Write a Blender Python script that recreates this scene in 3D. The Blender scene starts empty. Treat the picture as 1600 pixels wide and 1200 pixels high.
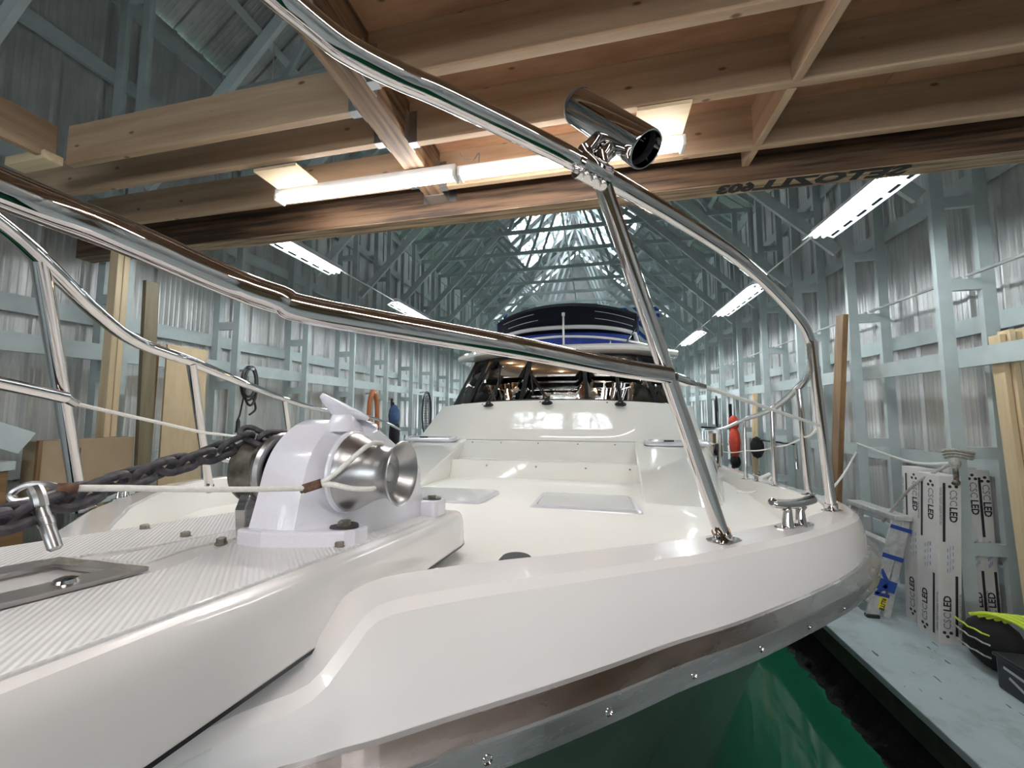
import bpy, bmesh, math, random
from mathutils import Vector as V, Matrix
random.seed(7)
sc = bpy.context.scene
COL = sc.collection
H = 1.7            # eye height above the dock; all coordinates below are measured from the eye, z is lifted by H on linking
sin, cos, pi = math.sin, math.cos, math.pi

# ------------------------------------------------------------------ camera, sky, exposure
cam = bpy.data.objects.new('camera', bpy.data.cameras.new('camera'))
COL.objects.link(cam)
_y, _p, _r = math.radians(12.2), math.radians(4.4), math.radians(0.1)
_F = V((-sin(_y)*cos(_p), cos(_y)*cos(_p), sin(_p)))
_R = V((cos(_y), sin(_y), 0)); _U = _R.cross(_F)
_R2 = cos(_r)*_R + sin(_r)*_U; _U2 = -sin(_r)*_R + cos(_r)*_U
m = Matrix((_R2, _U2, -_F)).transposed().to_4x4(); m.translation = V((0, 0, H))
cam.matrix_world = m
cam.data.sensor_width = 36; cam.data.lens = 36*600/1600; cam.data.clip_start = 0.02; cam.data.clip_end = 200
sc.camera = cam
w = bpy.data.worlds.new('world'); sc.world = w; w.use_nodes = True
w.node_tree.nodes['Background'].inputs[0].default_value = (0.86, 0.94, 1.0, 1)
w.node_tree.nodes['Background'].inputs[1].default_value = 6.5
sc.view_settings.view_transform = 'Standard'; sc.view_settings.look = 'None'
sc.view_settings.exposure = 0.68; sc.view_settings.gamma = 1.0; sc.view_settings.use_curve_mapping = False
LAMP = 30.0        # strength of the fluorescent tubes

# ------------------------------------------------------------------ materials
def mat(name, col=(.8, .8, .8), rough=.5, metal=0., coat=0., spec=.5, fn=None):
    M = bpy.data.materials.new(name); M.use_nodes = True
    b = M.node_tree.nodes['Principled BSDF']
    b.inputs['Base Color'].default_value = (*col, 1); b.inputs['Roughness'].default_value = rough
    b.inputs['Metallic'].default_value = metal; b.inputs['Coat Weight'].default_value = coat
    b.inputs['Specular IOR Level'].default_value = spec; b.inputs['Coat Roughness'].default_value = .04
    if fn: fn(M.node_tree, b)
    return M
def node(t, k, **kw):
    n = t.nodes.new(k)
    for a, v in kw.items():
        if a in n.inputs: n.inputs[a].default_value = v
        else: setattr(n, a, v)
    return n
def coords(t, scale=(1, 1, 1), rot=(0, 0, 0)):
    c = node(t, 'ShaderNodeTexCoord'); mp = node(t, 'ShaderNodeMapping')
    mp.inputs['Scale'].default_value = scale; mp.inputs['Rotation'].default_value = rot
    t.links.new(c.outputs['Object'], mp.inputs['Vector']); return mp.outputs['Vector']
def noise(t, vec, scale, detail=3., rough=.55):
    n = node(t, 'ShaderNodeTexNoise'); n.inputs['Scale'].default_value = scale
    n.inputs['Detail'].default_value = detail; n.inputs['Roughness'].default_value = rough
    t.links.new(vec, n.inputs['Vector']); return n.outputs['Fac']
def ramp(t, fac, stops):
    r = node(t, 'ShaderNodeValToRGB'); e = r.color_ramp.elements
    while len(e) < len(stops): e.new(.5)
    for i, (p, c) in enumerate(stops): e[i].position = p; e[i].color = (*c, 1)
    t.links.new(fac, r.inputs['Fac']); return r.outputs['Color']
def bump(t, b, h, strength=.3, dist=.01):
    n = node(t, 'ShaderNodeBump'); n.inputs['Strength'].default_value = strength; n.inputs['Distance'].default_value = dist
    t.links.new(h, n.inputs['Height']); t.links.new(n.outputs['Normal'], b.inputs['Normal'])
def mottled(name, c1, c2, scale=(1, 1, 1), ns=5., rough=.5, metal=0., bp=0., bd=.002, lo=.35, hi=.65, detail=4., coat=0., spec=.5):
    def fn(t, b):
        f = noise(t, coords(t, scale), ns, detail)
        t.links.new(ramp(t, f, [(lo, c1), (hi, c2)]), b.inputs['Base Color'])
        if bp: bump(t, b, f, bp, bd)
    return mat(name, c1, rough, metal, coat, spec, fn)
def wood(name, axis, c1, c2, knot=None, strand=14., rough=.6, stretch=.06, bp=.15, lo=.36):
    """lumber whose grain runs along the axis: streaks plus round knots"""
    def fn(t, b):
        s = [1, 1, 1]; s[axis] = stretch
        f = noise(t, coords(t, s), strand, 5., .6)
        col = ramp(t, f, [(lo, c1), (1-lo, c2)])
        if knot:
            v = node(t, 'ShaderNodeTexVoronoi'); v.inputs['Scale'].default_value = 7.5
            s2 = [1, 1, 1]; s2[axis] = .45
            t.links.new(coords(t, s2), v.inputs['Vector'])
            k = ramp(t, v.outputs['Distance'], [(.045, (1, 1, 1)), (.085, (0, 0, 0))])
            mx = node(t, 'ShaderNodeMix', data_type='RGBA')
            t.links.new(k, mx.inputs[0]); t.links.new(col, mx.inputs[6]); mx.inputs[7].default_value = (*knot, 1)
            col = mx.outputs[2]
        t.links.new(col, b.inputs['Base Color']); bump(t, b, f, bp, .002)
    return mat(name, c1, rough, fn=fn)
def emit(name, col, s):
    M = mat(name, col); b = M.node_tree.nodes['Principled BSDF']
    b.inputs['Emission Color'].default_value = (*col, 1); b.inputs['Emission Strength'].default_value = s; return M
def glass(name, tint, refl=1.0, rough=0.0, alpha=.9):
    M = bpy.data.materials.new(name); M.use_nodes = True; t = M.node_tree; t.nodes.clear()
    o = node(t, 'ShaderNodeOutputMaterial'); tr = node(t, 'ShaderNodeBsdfTransparent'); gl = node(t, 'ShaderNodeBsdfGlossy')
    tr.inputs[0].default_value = (*tint, 1); gl.inputs['Roughness'].default_value = rough; gl.inputs[0].default_value = (refl,)*3+(1,)
    fr = node(t, 'ShaderNodeFresnel'); fr.inputs[0].default_value = 1.5; mx = node(t, 'ShaderNodeMixShader')
    t.links.new(fr.outputs[0], mx.inputs[0]); t.links.new(tr.outputs[0], mx.inputs[1]); t.links.new(gl.outputs[0], mx.inputs[2])
    t.links.new(mx.outputs[0], o.inputs[0]); return M

M = {}
M['gel'] = mat('white_gelcoat', (.84, .82, .81), .22, coat=.6)
M['gel_low'] = mat('dark_hull_side', (.11, .125, .11), .25, coat=.4)  # one even dark grey-green, below the white bulwark
M['gel_deck'] = mat('cream_gelcoat', (.85, .835, .79), .38, coat=.15)
M['gel_cabin'] = mat('cabin_gelcoat', (.80, .795, .75), .06, coat=.9)
def _ribs(t, b):
    wv = node(t, 'ShaderNodeTexWave', wave_type='BANDS', bands_direction='X')
    wv.inputs['Scale'].default_value = 64.; wv.inputs['Distortion'].default_value = 0
    t.links.new(coords(t, rot=(0, 0, math.radians(-45))), wv.inputs['Vector'])
    bump(t, b, wv.outputs['Fac'], .6, .0013)
M['nonskid'] = mat('ribbed_nonskid', (.82, .82, .82), .35, coat=.2, fn=_ribs)
M['powder'] = mottled('white_powder_coat', (.80, .80, .87), (.83, .83, .90), ns=300., rough=.22, bp=.12, bd=.001, coat=.5)
M['steel'] = mat('polished_stainless', (.66, .635, .625), .045, 1.)
M['steel_in'] = mat('tube_bore', (.05, .05, .055), .4)
def _brushed(t, b):
    f = noise(t, coords(t, (.6, .6, 6.)), 9., 4.)
    t.links.new(ramp(t, f, [(.3, (.42, .40, .39)), (.7, (.62, .60, .60))]), b.inputs['Base Color'])
    r = node(t, 'ShaderNodeMapRange'); t.links.new(f, r.inputs[0]); r.inputs[3].default_value = .18; r.inputs[4].default_value = .36
    t.links.new(r.outputs[0], b.inputs['Roughness'])
M['rub'] = mat('worn_stainless', (.5, .48, .48), .25, 1., fn=_brushed)
M['cast'] = mottled('dull_cast_metal', (.42, .42, .42), (.58, .58, .58), ns=18., rough=.34, metal=1., bp=.05)
M['castdark'] = mottled('grimy_cast_metal', (.08, .075, .06), (.36, .34, .29), ns=22., rough=.5, metal=.8)
M['rustfloor'] = mottled('stained_channel', (.30, .29, .27), (.26, .15, .06), ns=14., rough=.5, metal=.3)
M['chain'] = mottled('weathered_chain', (.035, .033, .04), (.13, .125, .14), ns=60., rough=.65, metal=.45, bp=.5, bd=.002)
M['bolt'] = mat('bolt_steel', (.33, .30, .26), .4, 1.)
M['rubber'] = mat('black_rubber', (.03, .03, .033), .5)
M['blackpl'] = mat('black_plastic', (.012, .012, .013), .35)
M['rope'] = mottled('white_rope', (.72, .71, .66), (.82, .81, .77), ns=200., rough=.8, bp=.3, bd=.001)
M['ropedirty'] = mottled('grey_rope', (.30, .29, .26), (.52, .50, .45), ns=90., rough=.9, bp=.4)
M['whip'] = mottled('rusty_whipping', (.10, .05, .035), (.22, .13, .09), ns=120., rough=.9)
M['acryl'] = mat('smoky_hatch_acrylic', (.50, .51, .53), .12, coat=.5)
M['alu'] = mat('anodised_aluminium', (.66, .66, .69), .3, .35)
M['winframe'] = mat('black_window_frame', (.02, .021, .023), .3)
M['pane'] = glass('tinted_pane', (.74, .72, .70))
M['clear'] = glass('clear_pane', (.85, .88, .88))
M['navy'] = mottled('navy_canvas', (.006, .008, .018), (.010, .013, .028), ns=40., rough=.85)
M['blue'] = mottled('blue_canvas', (.015, .04, .26), (.03, .07, .36), ns=9., rough=.7, bp=.3, bd=.02)
M['teakdark'] = wood('cabin_wood', 2, (.14, .075, .035), (.22, .12, .06))
M['headliner'] = mat('dark_headliner', (.26, .21, .16), .8)
PAINT1, PAINT2 = (.46, .53, .53), (.52, .59, .59)
M['paint'] = mottled('pale_blue_paint', PAINT1, PAINT2, ns=6., rough=.45)
def _galv(t, b):
    f = noise(t, coords(t, (2.2, 2.2, .55)), 3.2, 5., .65)
    t.links.new(ramp(t, f, [(.3, (.47, .475, .465)), (.7, (.66, .665, .655))]), b.inputs['Base Color'])
    r = node(t, 'ShaderNodeMapRange'); t.links.new(f, r.inputs[0]); r.inputs[3].default_value = .30; r.inputs[4].default_value = .50
    t.links.new(r.outputs[0], b.inputs['Roughness'])
    g = noise(t, coords(t, (1, 1, .3)), 5., 2.)
    bump(t, b, g, .25, .02)
M['galv'] = mat('galvanised_sheet', (.4, .4, .4), .3, .42, fn=_galv)
def _galvr(t, b):
    f = noise(t, coords(t, (2, 2, 2)), 2., 5., .65)
    t.links.new(ramp(t, f, [(.3, (.30, .305, .305)), (.7, (.46, .465, .465))]), b.inputs['Base Color'])
M['galvroof'] = mat('dull_roof_sheet', (.2, .2, .2), .42, .6, fn=_galvr)
def _sky(t, b):
    f = noise(t, coords(t), 7., 6., .7)
    a = ramp(t, f, [(.46, (1, 1, 1)), (.56, (.05, .05, .03))])  # dark mottle stands in for tree branches against the sky
    tr = node(t, 'ShaderNodeBsdfTransparent'); mx = node(t, 'ShaderNodeMixShader')
    o = [n for n in t.nodes if n.type == 'OUTPUT_MATERIAL'][0]
    t.links.new(a, mx.inputs[0]); t.links.new(b.outputs[0], mx.inputs[1]); t.links.new(tr.outputs[0], mx.inputs[2]); t.links.new(mx.outputs[0], o.inputs[0])
M['skylight'] = mat('branch_mottled_sheet', (.12, .12, .09), .5, fn=_sky)
PINE1, PINE2, KN = (.345, .225, .135), (.47, .335, .22), (.16, .08, .035)
for i, a in enumerate('xyz'):
    M['pine_'+a] = wood('pine_'+a, i, PINE1, PINE2, KN)
    M['psl_'+a] = wood('strand_beam_'+a, i, (.055, .028, .014), (.27, .165, .09), None, 26., stretch=.045, bp=.6, lo=.40)
    M['brownboard_'+a] = wood('brown_board_'+a, i, (.16, .085, .035), (.28, .16, .07), KN)
    M['oldboard_'+a] = wood('olive_board_'+a, i, (.13, .105, .06), (.22, .18, .11), KN)
    M['fresh_'+a] = wood('fresh_lumber_'+a, i, (.66, .50, .30), (.80, .64, .42), KN)
M['psl_x'] = wood('dark_strand_beam', 0, (.03, .015, .008), (.15, .085, .045), None, 26., stretch=.045, bp=.6, lo=.40)
M['psl_low'] = wood('strand_beam_edge', 0, (.14, .085, .045), (.42, .30, .18), None, 30., stretch=.05, lo=.40)
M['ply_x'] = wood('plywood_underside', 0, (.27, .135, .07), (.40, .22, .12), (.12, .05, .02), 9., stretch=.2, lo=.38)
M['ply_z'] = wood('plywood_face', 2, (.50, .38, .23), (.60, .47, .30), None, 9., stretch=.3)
M['hanger'] = mat('zinc_hanger', (.55, .56, .57), .35, 1.)
def _dock(t, b):
    f = noise(t, coords(t), 3., 6., .7); g = noise(t, coords(t, (1, .25, 1)), 26., 2.)
    c = ramp(t, f, [(.32, (.30, .33, .32)), (.5, (.42, .50, .52)), (.75, (.47, .55, .57))])
    k = ramp(t, g, [(.685, (0, 0, 0)), (.70, (1, 1, 1))])
    mx = node(t, 'ShaderNodeMix', data_type='RGBA'); t.links.new(k, mx.inputs[0]); t.links.new(c, mx.inputs[6]); mx.inputs[7].default_value = (.07, .075, .07, 1)
    t.links.new(mx.outputs[2], b.inputs['Base Color'])
M['dock'] = mat('worn_dock_paint', (.42, .5, .52), .6, fn=_dock)
M['wetwood'] = mottled('wet_dark_timber', (.022, .02, .016), (.05, .045, .035), ns=9., rough=.6)
M['mussel'] = mottled('mussel_crust', (.002, .002, .002), (.008, .008, .007), ns=30., rough=.9, bp=.6, bd=.03)
def _water(t, b):
    f = noise(t, coords(t), 1.6, 2.)
    bump(t, b, f, .10, .05)
M['water'] = mat('green_harbour_water', (.012, .105, .052), .03, spec=.22, fn=_water)
M['cardboard'] = mottled('cardboard', (.33, .24, .15), (.38, .28, .18), ns=4., rough=.8)
M['carton'] = mottled('white_carton', (.66, .64, .62), (.72, .70, .68), ns=6., rough=.6)
M['ink'] = mat('dark_ink', (.025, .02, .025), .6)
M['inkthin'] = mat('grey_ink', (.22, .22, .24), .6)
M['inkblue'] = mat('pale_blue_ink', (.30, .38, .55), .6)
M['marker'] = mottled('black_marker', (.012, .012, .011), (.03, .03, .026), ns=50., rough=.8)
M['bluetape'] = mat('blue_tape', (.02, .06, .30), .6)
M['yellowlab'] = mat('yellow_label', (.80, .66, .05), .5)
M['ladder'] = mottled('scuffed_aluminium', (.50, .50, .49), (.70, .70, .68), ns=24., rough=.38, metal=.35)
M['neon'] = mat('neon_cord', (.62, .78, .06), .45)
M['orange'] = mat('orange_hose', (.38, .12, .035), .5)
M['red'] = mottled('red_fabric', (.55, .05, .025), (.66, .08, .04), ns=12., rough=.8)
M['bluefab'] = mottled('blue_fabric', (.02, .05, .13), (.04, .09, .2), ns=12., rough=.8)
M['blackfab'] = mat('black_fabric', (.008, .008, .01), .9)
M['greybin'] = mat('black_bin', (.02, .022, .025), .35)
M['silver'] = mat('silver_print', (.45, .45, .46), .5)
M['fixwhite'] = mat('white_enamel', (.82, .84, .84), .35)
M['slot'] = mat('reflector_slot', (.004, .005, .006), .9, spec=.0)
M['tube'] = emit('fluorescent_tube', (.92, .985, 1.0), LAMP*1.35)
M['led'] = emit('led_diffuser', (1.0, .965, .94), LAMP*1.1)
M['warm'] = emit('warm_downlight', (1.0, .72, .42), 22.)
M['bark'] = mottled('bark', (.05, .04, .03), (.12, .10, .08), ns=9., rough=.9)

# ------------------------------------------------------------------ mesh helpers
XF = [None]
class MB:
    """collects shapes; each becomes ONE mesh object when built"""
    def __init__(s): s.v = []; s.f = []; s.sm = []
    def add(s, vs, fs, smooth=False):
        o = len(s.v); s.v += [V(p) for p in vs]; s.f += [[i+o for i in f] for f in fs]; s.sm += [smooth]*len(fs); return s
    def box(s, a, b):
        x0, y0, z0 = a; x1, y1, z1 = b
        vs = [(x, y, z) for z in (z0, z1) for y in (y0, y1) for x in (x0, x1)]
        return s.add(vs, [[0, 2, 3, 1], [4, 5, 7, 6], [0, 1, 5, 4], [2, 6, 7, 3], [0, 4, 6, 2], [1, 3, 7, 5]])
    def bar(s, p, q, wd, ht, up=(0, 0, 1)):
        """a rectangular bar from p to q, wd across, ht along up"""
        p, q = V(p), V(q); d = (q-p).normalized(); u = V(up); sd = d.cross(u)
        if sd.length < 1e-4: sd = d.cross(V((0, 1, 0)))
        sd.normalize(); u = sd.cross(d); c = []
        for e in (p, q):
            c += [e-sd*wd/2-u*ht/2, e+sd*wd/2-u*ht/2, e+sd*wd/2+u*ht/2, e-sd*wd/2+u*ht/2]
        return s.add(c, [[0, 1, 2, 3], [7, 6, 5, 4], [0, 4, 5, 1], [1, 5, 6, 2], [2, 6, 7, 3], [3, 7, 4, 0]])
    def tube(s, pts, r, n=12, cap=True, closed=False):
        pts = [V(p) for p in pts]; N = len(pts); rs = r if isinstance(r, (list, tuple)) else [r]*N
        t0 = (pts[1]-pts[0]).normalized(); a = t0.orthogonal().normalized(); vs = []
        for i, p in enumerate(pts):
            if closed: t = pts[(i+1) % N]-pts[i-1]
            else: t = pts[min(i+1, N-1)]-pts[max(i-1, 0)]
            t.normalize(); a = (a-t*a.dot(t)).normalized(); b = t.cross(a)
            vs += [p+(a*cos(2*pi*k/n)+b*sin(2*pi*k/n))*rs[i] for k in range(n)]
        fs = []
        for i in range(N if closed else N-1):
            j = (i+1) % N
            fs += [[i*n+k, i*n+(k+1) % n, j*n+(k+1) % n, j*n+k] for k in range(n)]
        s.add(vs, fs, True)
        if cap and not closed:
            o = len(s.v)-len(vs); s.f += [[o+k for k in range(n)][::-1], [o+(N-1)*n+k for k in range(n)]]; s.sm += [False]*2
        return s
    def lathe(s, p, d, prof, n=24):
        """prof: (distance along d, radius)"""
        p = V(p); d = V(d).normalized(); a = d.orthogonal().normalized(); b = d.cross(a); vs = []
        for h, r in prof: vs += [p+d*h+(a*cos(2*pi*k/n)+b*sin(2*pi*k/n))*r for k in range(n)]
        fs = [[i*n+k, i*n+(k+1) % n, (i+1)*n+(k+1) % n, (i+1)*n+k] for i in range(len(prof)-1) for k in range(n)]
        return s.add(vs, fs, True)
    def rows(s, rows, smooth=True, closed=False, flip=False):
        n = len(rows[0]); vs = [p for r in rows for p in r]; fs = []
        for i in range(len(rows)-1):
            for k in range(n if closed else n-1):
                q = [i*n+k, i*n+(k+1) % n, (i+1)*n+(k+1) % n, (i+1)*n+k]; fs.append(q[::-1] if flip else q)
        return s.add(vs, fs, smooth)
    def prism(s, poly, d):
        d = V(d); n = len(poly); p0 = [V(p) for p in poly]
        fs = [list(range(n))[::-1], list(range(n, 2*n))]+[[k, (k+1) % n, n+(k+1) % n, n+k] for k in range(n)]
        return s.add(p0+[p+d for p in p0], fs)
    def ball(s, c, r, sc_=(1, 1, 1), n=10):
        c = V(c); rows = []
        for i in range(n//2+1):
            th = pi*i/(n//2)
            rows.append([c+V((sin(th)*cos(2*pi*k/n)*sc_[0], sin(th)*sin(2*pi*k/n)*sc_[1], cos(th)*sc_[2]))*max(r, 1e-4) for k in range(n)])
        return s.rows(rows, True, True)
    def build(s, name, m, par=None, bevel=0., sub=0, solid=0., seg=2, origin=None, sharp=.62, **tags):
        if XF[0]: s.v = [XF[0](p) for p in s.v]
        vs = [V((p.x, p.y, p.z+H)) for p in s.v]
        if origin is None:
            xs = [p.x for p in vs]; ys = [p.y for p in vs]; zs = [p.z for p in vs]
            o = V(((min(xs)+max(xs))/2, (min(ys)+max(ys))/2, min(zs)))
        else: o = V(origin)+V((0, 0, H))
        me = bpy.data.meshes.new(name); me.from_pydata([p-o for p in vs], [], s.f)
        me.polygons.foreach_set('use_smooth', s.sm)
        bm = bmesh.new(); bm.from_mesh(me); bmesh.ops.remove_doubles(bm, verts=bm.verts, dist=1e-5); bmesh.ops.recalc_face_normals(bm, faces=bm.faces)
        for e in bm.edges:
            if len(e.link_faces) == 2 and e.calc_face_angle(0) > sharp: e.smooth = False
        bm.to_mesh(me); bm.free()
        me.materials.append(M[m] if isinstance(m, str) else m)
        ob = bpy.data.objects.new(name, me); COL.objects.link(ob); ob.location = o
        if par: setpar(ob, par)
        if solid: md = ob.modifiers.new('s', 'SOLIDIFY'); md.thickness = solid; md.offset = 0
        if bevel: md = ob.modifiers.new('b', 'BEVEL'); md.width = bevel; md.segments = seg; md.limit_method = 'ANGLE'; md.angle_limit = .6; md.harden_normals = False
        if sub: md = ob.modifiers.new('ss', 'SUBSURF'); md.levels = sub; md.render_levels = sub
        for k, v in tags.items(): ob[k] = v
        return ob
def wloc(o):
    p = V(o.location)
    while o.parent: o = o.parent; p += o.location
    return p
def setpar(ob, par):
    w_ = V(ob.location); ob.parent = par; ob.location = w_-wloc(par)
def empty(name, loc, **tags):
    o = bpy.data.objects.new(name, None); COL.objects.link(o); o.location = V(loc)+V((0, 0, H)); o.empty_display_size = .1
    for k, v in tags.items(): o[k] = v
    return o
def dup(ob, off, par=None):
    c = ob.copy(); COL.objects.link(c); c.location = V(ob.location)+V(off); return c
def tag(o, label=None, category=None, group=None, kind=None):
    for k, v in (('label', label), ('category', category), ('group', group), ('kind', kind)):
        if v: o[k] = v
    return o
def smooth_path(pts, k=6):
    """Catmull-Rom through pts"""
    P = [V(p) for p in pts]; out = []
    for i in range(len(P)-1):
        a = P[max(i-1, 0)]; b = P[i]; c = P[i+1]; d = P[min(i+2, len(P)-1)]
        for j in range(k):
            t = j/k
            out.append(.5*((2*b)+(c-a)*t+(2*a-5*b+4*c-d)*t*t+(3*b-a-3*c+d)*t**3))
    out.append(P[-1]); return out
def lerp_tab(tab, x):
    if x <= tab[0][0]: return tab[0][1]
    for (a, u), (b, v) in zip(tab, tab[1:]):
        if x <= b: return u+(v-u)*(x-a)/(b-a)
    return tab[-1][1]
def text(s, size, name, m, par, mw, bold=0., extrude=.0006):
    """flat print: lettering placed by a 4x4 matrix given in eye coordinates"""
    cu = bpy.data.curves.new(name, 'FONT'); cu.body = s; cu.size = size; cu.extrude = extrude; cu.offset = bold; cu.align_x = 'LEFT'; cu.align_y = 'CENTER'; cu.resolution_u = 2
    cu.materials.append(M[m]); ob = bpy.data.objects.new(name, cu); COL.objects.link(ob)
    mm = mw.copy(); mm.translation = mw.translation+V((0, 0, H)); 
    if par: ob.parent = par; mm.translation = mm.translation-wloc(par)
    ob.matrix_basis = mm
    me = bpy.data.meshes.new_from_object(ob); o2 = bpy.data.objects.new(name, me); COL.objects.link(o2); o2.parent = ob.parent; o2.matrix_basis = mm; o2['kind'] = 'stuff'
    bpy.data.objects.remove(ob); return o2
def frame(o, xd, yd):
    x = V(xd).normalized(); z = x.cross(V(yd)).normalized(); y = z.cross(x)
    mm = Matrix((x, y, z)).transposed().to_4x4(); mm.translation = V(o); return mm
# ------------------------------------------------------------------ water, docks
YB, YF = -4.2, 17.2
XR, XL, XC, EAVE, RIDGE = 3.15, -4.52, -.68, 4.06, 7.25
wm = MB(); wm.add([(-12, -9, -2.2), (11, -9, -2.2), (11, 30, -2.2), (-12, 30, -2.2)], [[0, 1, 2, 3]])
tag(wm.build('water', 'water'), kind='structure')
def dock(x0, x1, label, side):
    fl = MB().box((x0, YB, -1.75), (x1, YF, -1.70)).build('floor', 'dock', bevel=.006)
    tag(fl, label, kind='structure')
    xe = x0 if side > 0 else x1
    a, b = (xe+.012, xe+.05) if side > 0 else (xe-.05, xe-.012)
    MB().box((a, YB, -1.90), (b, YF, -1.752)).build('fascia_board', 'wetwood', fl)
    # float under the deck, crusted with mussels down to and below the waterline
    a, b = (xe+.09, x1) if side > 0 else (x0, xe-.09)
    mb = MB(); n = 420; rows = []
    s_ = 1 if side > 0 else -1; xa = a if side > 0 else b
    for j, z in enumerate((-1.76, -1.95, -2.12, -2.19, -2.196)):
        rows.append([V((xa-s_*((0 if j < 2 else .03*j)+(random.random()*.06 if j > 1 else 0)), YB+(YF-YB)*i/n, z)) for i in range(n+1)])
    mb.rows(rows); mb.build('float', 'mussel', fl)
    return fl
dock(1.80, XR+.05, 'pale blue painted dock walkway beside the boat', 1)
dock(XL-.05, -3.05, 'pale blue painted dock walkway along the far side of the boat', -1)

hd = MB().box((-3.05, YB, -1.751), (1.80, -.22, -1.701)).build('floor', 'dock'); tag(hd, 'pale painted head dock across the end of the berth', kind='structure')
# ------------------------------------------------------------------ side walls: sheets, posts, girts
def sheet_profile(wd, n_major=3):
    pts = []; u = 0.; pitch = wd/n_major
    for i in range(n_major):
        a = i*pitch
        pts += [(a, 0), (a+.012, .022), (a+.030, .022), (a+.042, 0)]
        k = 5; b0 = a+.042; st = (pitch-.042)/k
        for j in range(k):
            c = b0+j*st; pts += [(c+st*.3, 0), (c+st*.45, .0022), (c+st*.65, .0022), (c+st*.8, 0)]
    pts += [(wd, 0), (wd+.012, .0225), (wd+.02, .0225)]; return pts
SW = .87; PROF = sheet_profile(SW)
def wall_sheets(par, x, sgn, z0, z1):
    mb = MB(); mb.rows([[V((x-sgn*d, u, z)) for u, d in PROF] for z in (z0, z1)], False)
    first = mb.build('wall_panel', 'galv', par, origin=(x, 0, z0)); base = V(first.location)
    n = int((YF-YB)/SW)+1
    for i in range(n):
        o = first if i == 0 else dup(first, (0, 0, 0))
        o.location = base+V(((i % 2)*.004*sgn, YB+i*SW, 0))
YK = [3.67+1.1*k for k in range(-6, 13)]
def side_wall(name, sgn, xi, xo, xs, inner, outer, blocks):
    wl = empty(name, (xs, YB, -1.7), kind='structure', label='corrugated metal shed wall with pale blue posts and rails')
    wall_sheets(wl, xs, sgn, -1.70, EAVE+.17)
    p1 = MB().box((xi-.045, -.02, -1.7), (xi+.045, .02, EAVE-.02)).build('post', 'paint', wl, origin=(xi, 0, -1.7))
    p2 = MB().box((xo-.045, -.02, -1.7), (xo+.045, .02, EAVE-.02)).build('post', 'paint', wl, origin=(xo, 0, -1.7))
    xa, xb = sorted((xi+sgn*.045, xo-sgn*.045))
    bl = MB().box((xa, -.02, 0), (xb, .02, .09)).build('block', 'paint', wl, origin=(xa, 0, 0))
    b1, b2, b3 = V(p1.location), V(p2.location), V(bl.location)
    for i, y in enumerate(YK):
        o = p1 if i == 0 else dup(p1, (0, 0, 0)); o.location = b1+V((0, y, 0))
        o = p2 if i == 0 else dup(p2, (0, 0, 0)); o.location = b2+V((0, y, 0))
        for j, z in enumerate(blocks):
            o = bl if i == 0 and j == 0 else dup(bl, (0, 0, 0)); o.location = b3+V((0, y, z))
    xg = xi+sgn*.065
    for z in inner: MB().box((xg-.019, YB, z-.07), (xg+.019, YF, z+.07)).build('girt', 'paint', wl)
    xg = xo+sgn*.065
    for z in outer: MB().box((xg-.019, YB, z-.07), (xg+.019, YF, z+.07)).build('girt', 'paint', wl)
    return wl
wr = side_wall('wall_right', 1, 2.735, 3.02, XR-.02, [.43], [.73, 1.93, 3.05, -.42, -1.25], [1.66, .98, -.34, -1.06, 2.7])
wlf = side_wall('wall_left', -1, -4.10, -4.39, XL+.02, [.52], [.86, 2.05, 3.2, -.45, -1.25], [1.7, .98, .28, -.4, -1.06, 2.7])
# steel conduit along the right wall
for a, b in zip(YK[4:12], YK[5:13]):
    MB().tube([(2.88, a+.03, .98+.09+.02), (2.88, b-.03, .98+.09+.02)], .014, 8).build('conduit', 'galv', wr)

# end walls
wf = empty('wall_front', (XC, YF, -1.7), kind='structure')
y = YF; DX0, DX1, DZ1 = -2.3, 1.5, .75       # the wide doorway out to the water, behind the boat
for p in ([(XL, -2.2), (DX0, -2.2), (DX0, DZ1), (XL, DZ1)], [(DX1, -2.2), (XR, -2.2), (XR, DZ1), (DX1, DZ1)], [(XL, DZ1), (XR, DZ1), (XR, EAVE), (XC, RIDGE), (XL, EAVE)]):
    mb = MB(); mb.add([(x, y, z) for x, z in p], [list(range(len(p)))]); mb.build('end_sheet', 'galvroof', wf, solid=.01)
for z in (.85, 2.0, 3.0, 4.9): MB().box((XL+.1 if z < 4 else XC-2.6, y-.06, z), (XR-.1 if z < 4 else XC+2.6, y-.02, z+.14)).build('girt', 'paint', wf)
MB().box((XL+.4, y-.10, 3.15), (XR-.4, y-.07, 4.6)).build('tarp_panel', 'blue', wf)
wb = empty('wall_back', (XC, YB, -1.7), kind='structure')
y = YB
def pan(x0, x1, z0, z1): MB().box((x0, y-.02, z0), (x1, y, z1)).build('wall_panel', 'oldboard_z', wb)
WIN = [(-2.75, -1.05, -.10, .85), (-.70, 1.0, -.10, .85)]      # two windows let the daylight in behind the camera
pan(XL, -2.75, -2.2, EAVE); pan(-1.05, -.70, -2.2, EAVE); pan(1.0, XR, -2.2, EAVE)
for x0, x1, z0, z1 in WIN: pan(x0, x1, -2.2, z0); pan(x0, x1, z1, EAVE)
mb = MB(); mb.prism([(XL, y-.02, EAVE), (XR, y-.02, EAVE), (XC, y-.02, RIDGE)], (0, .02, 0)); mb.build('gable_sheet', 'oldboard_z', wb)
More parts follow.
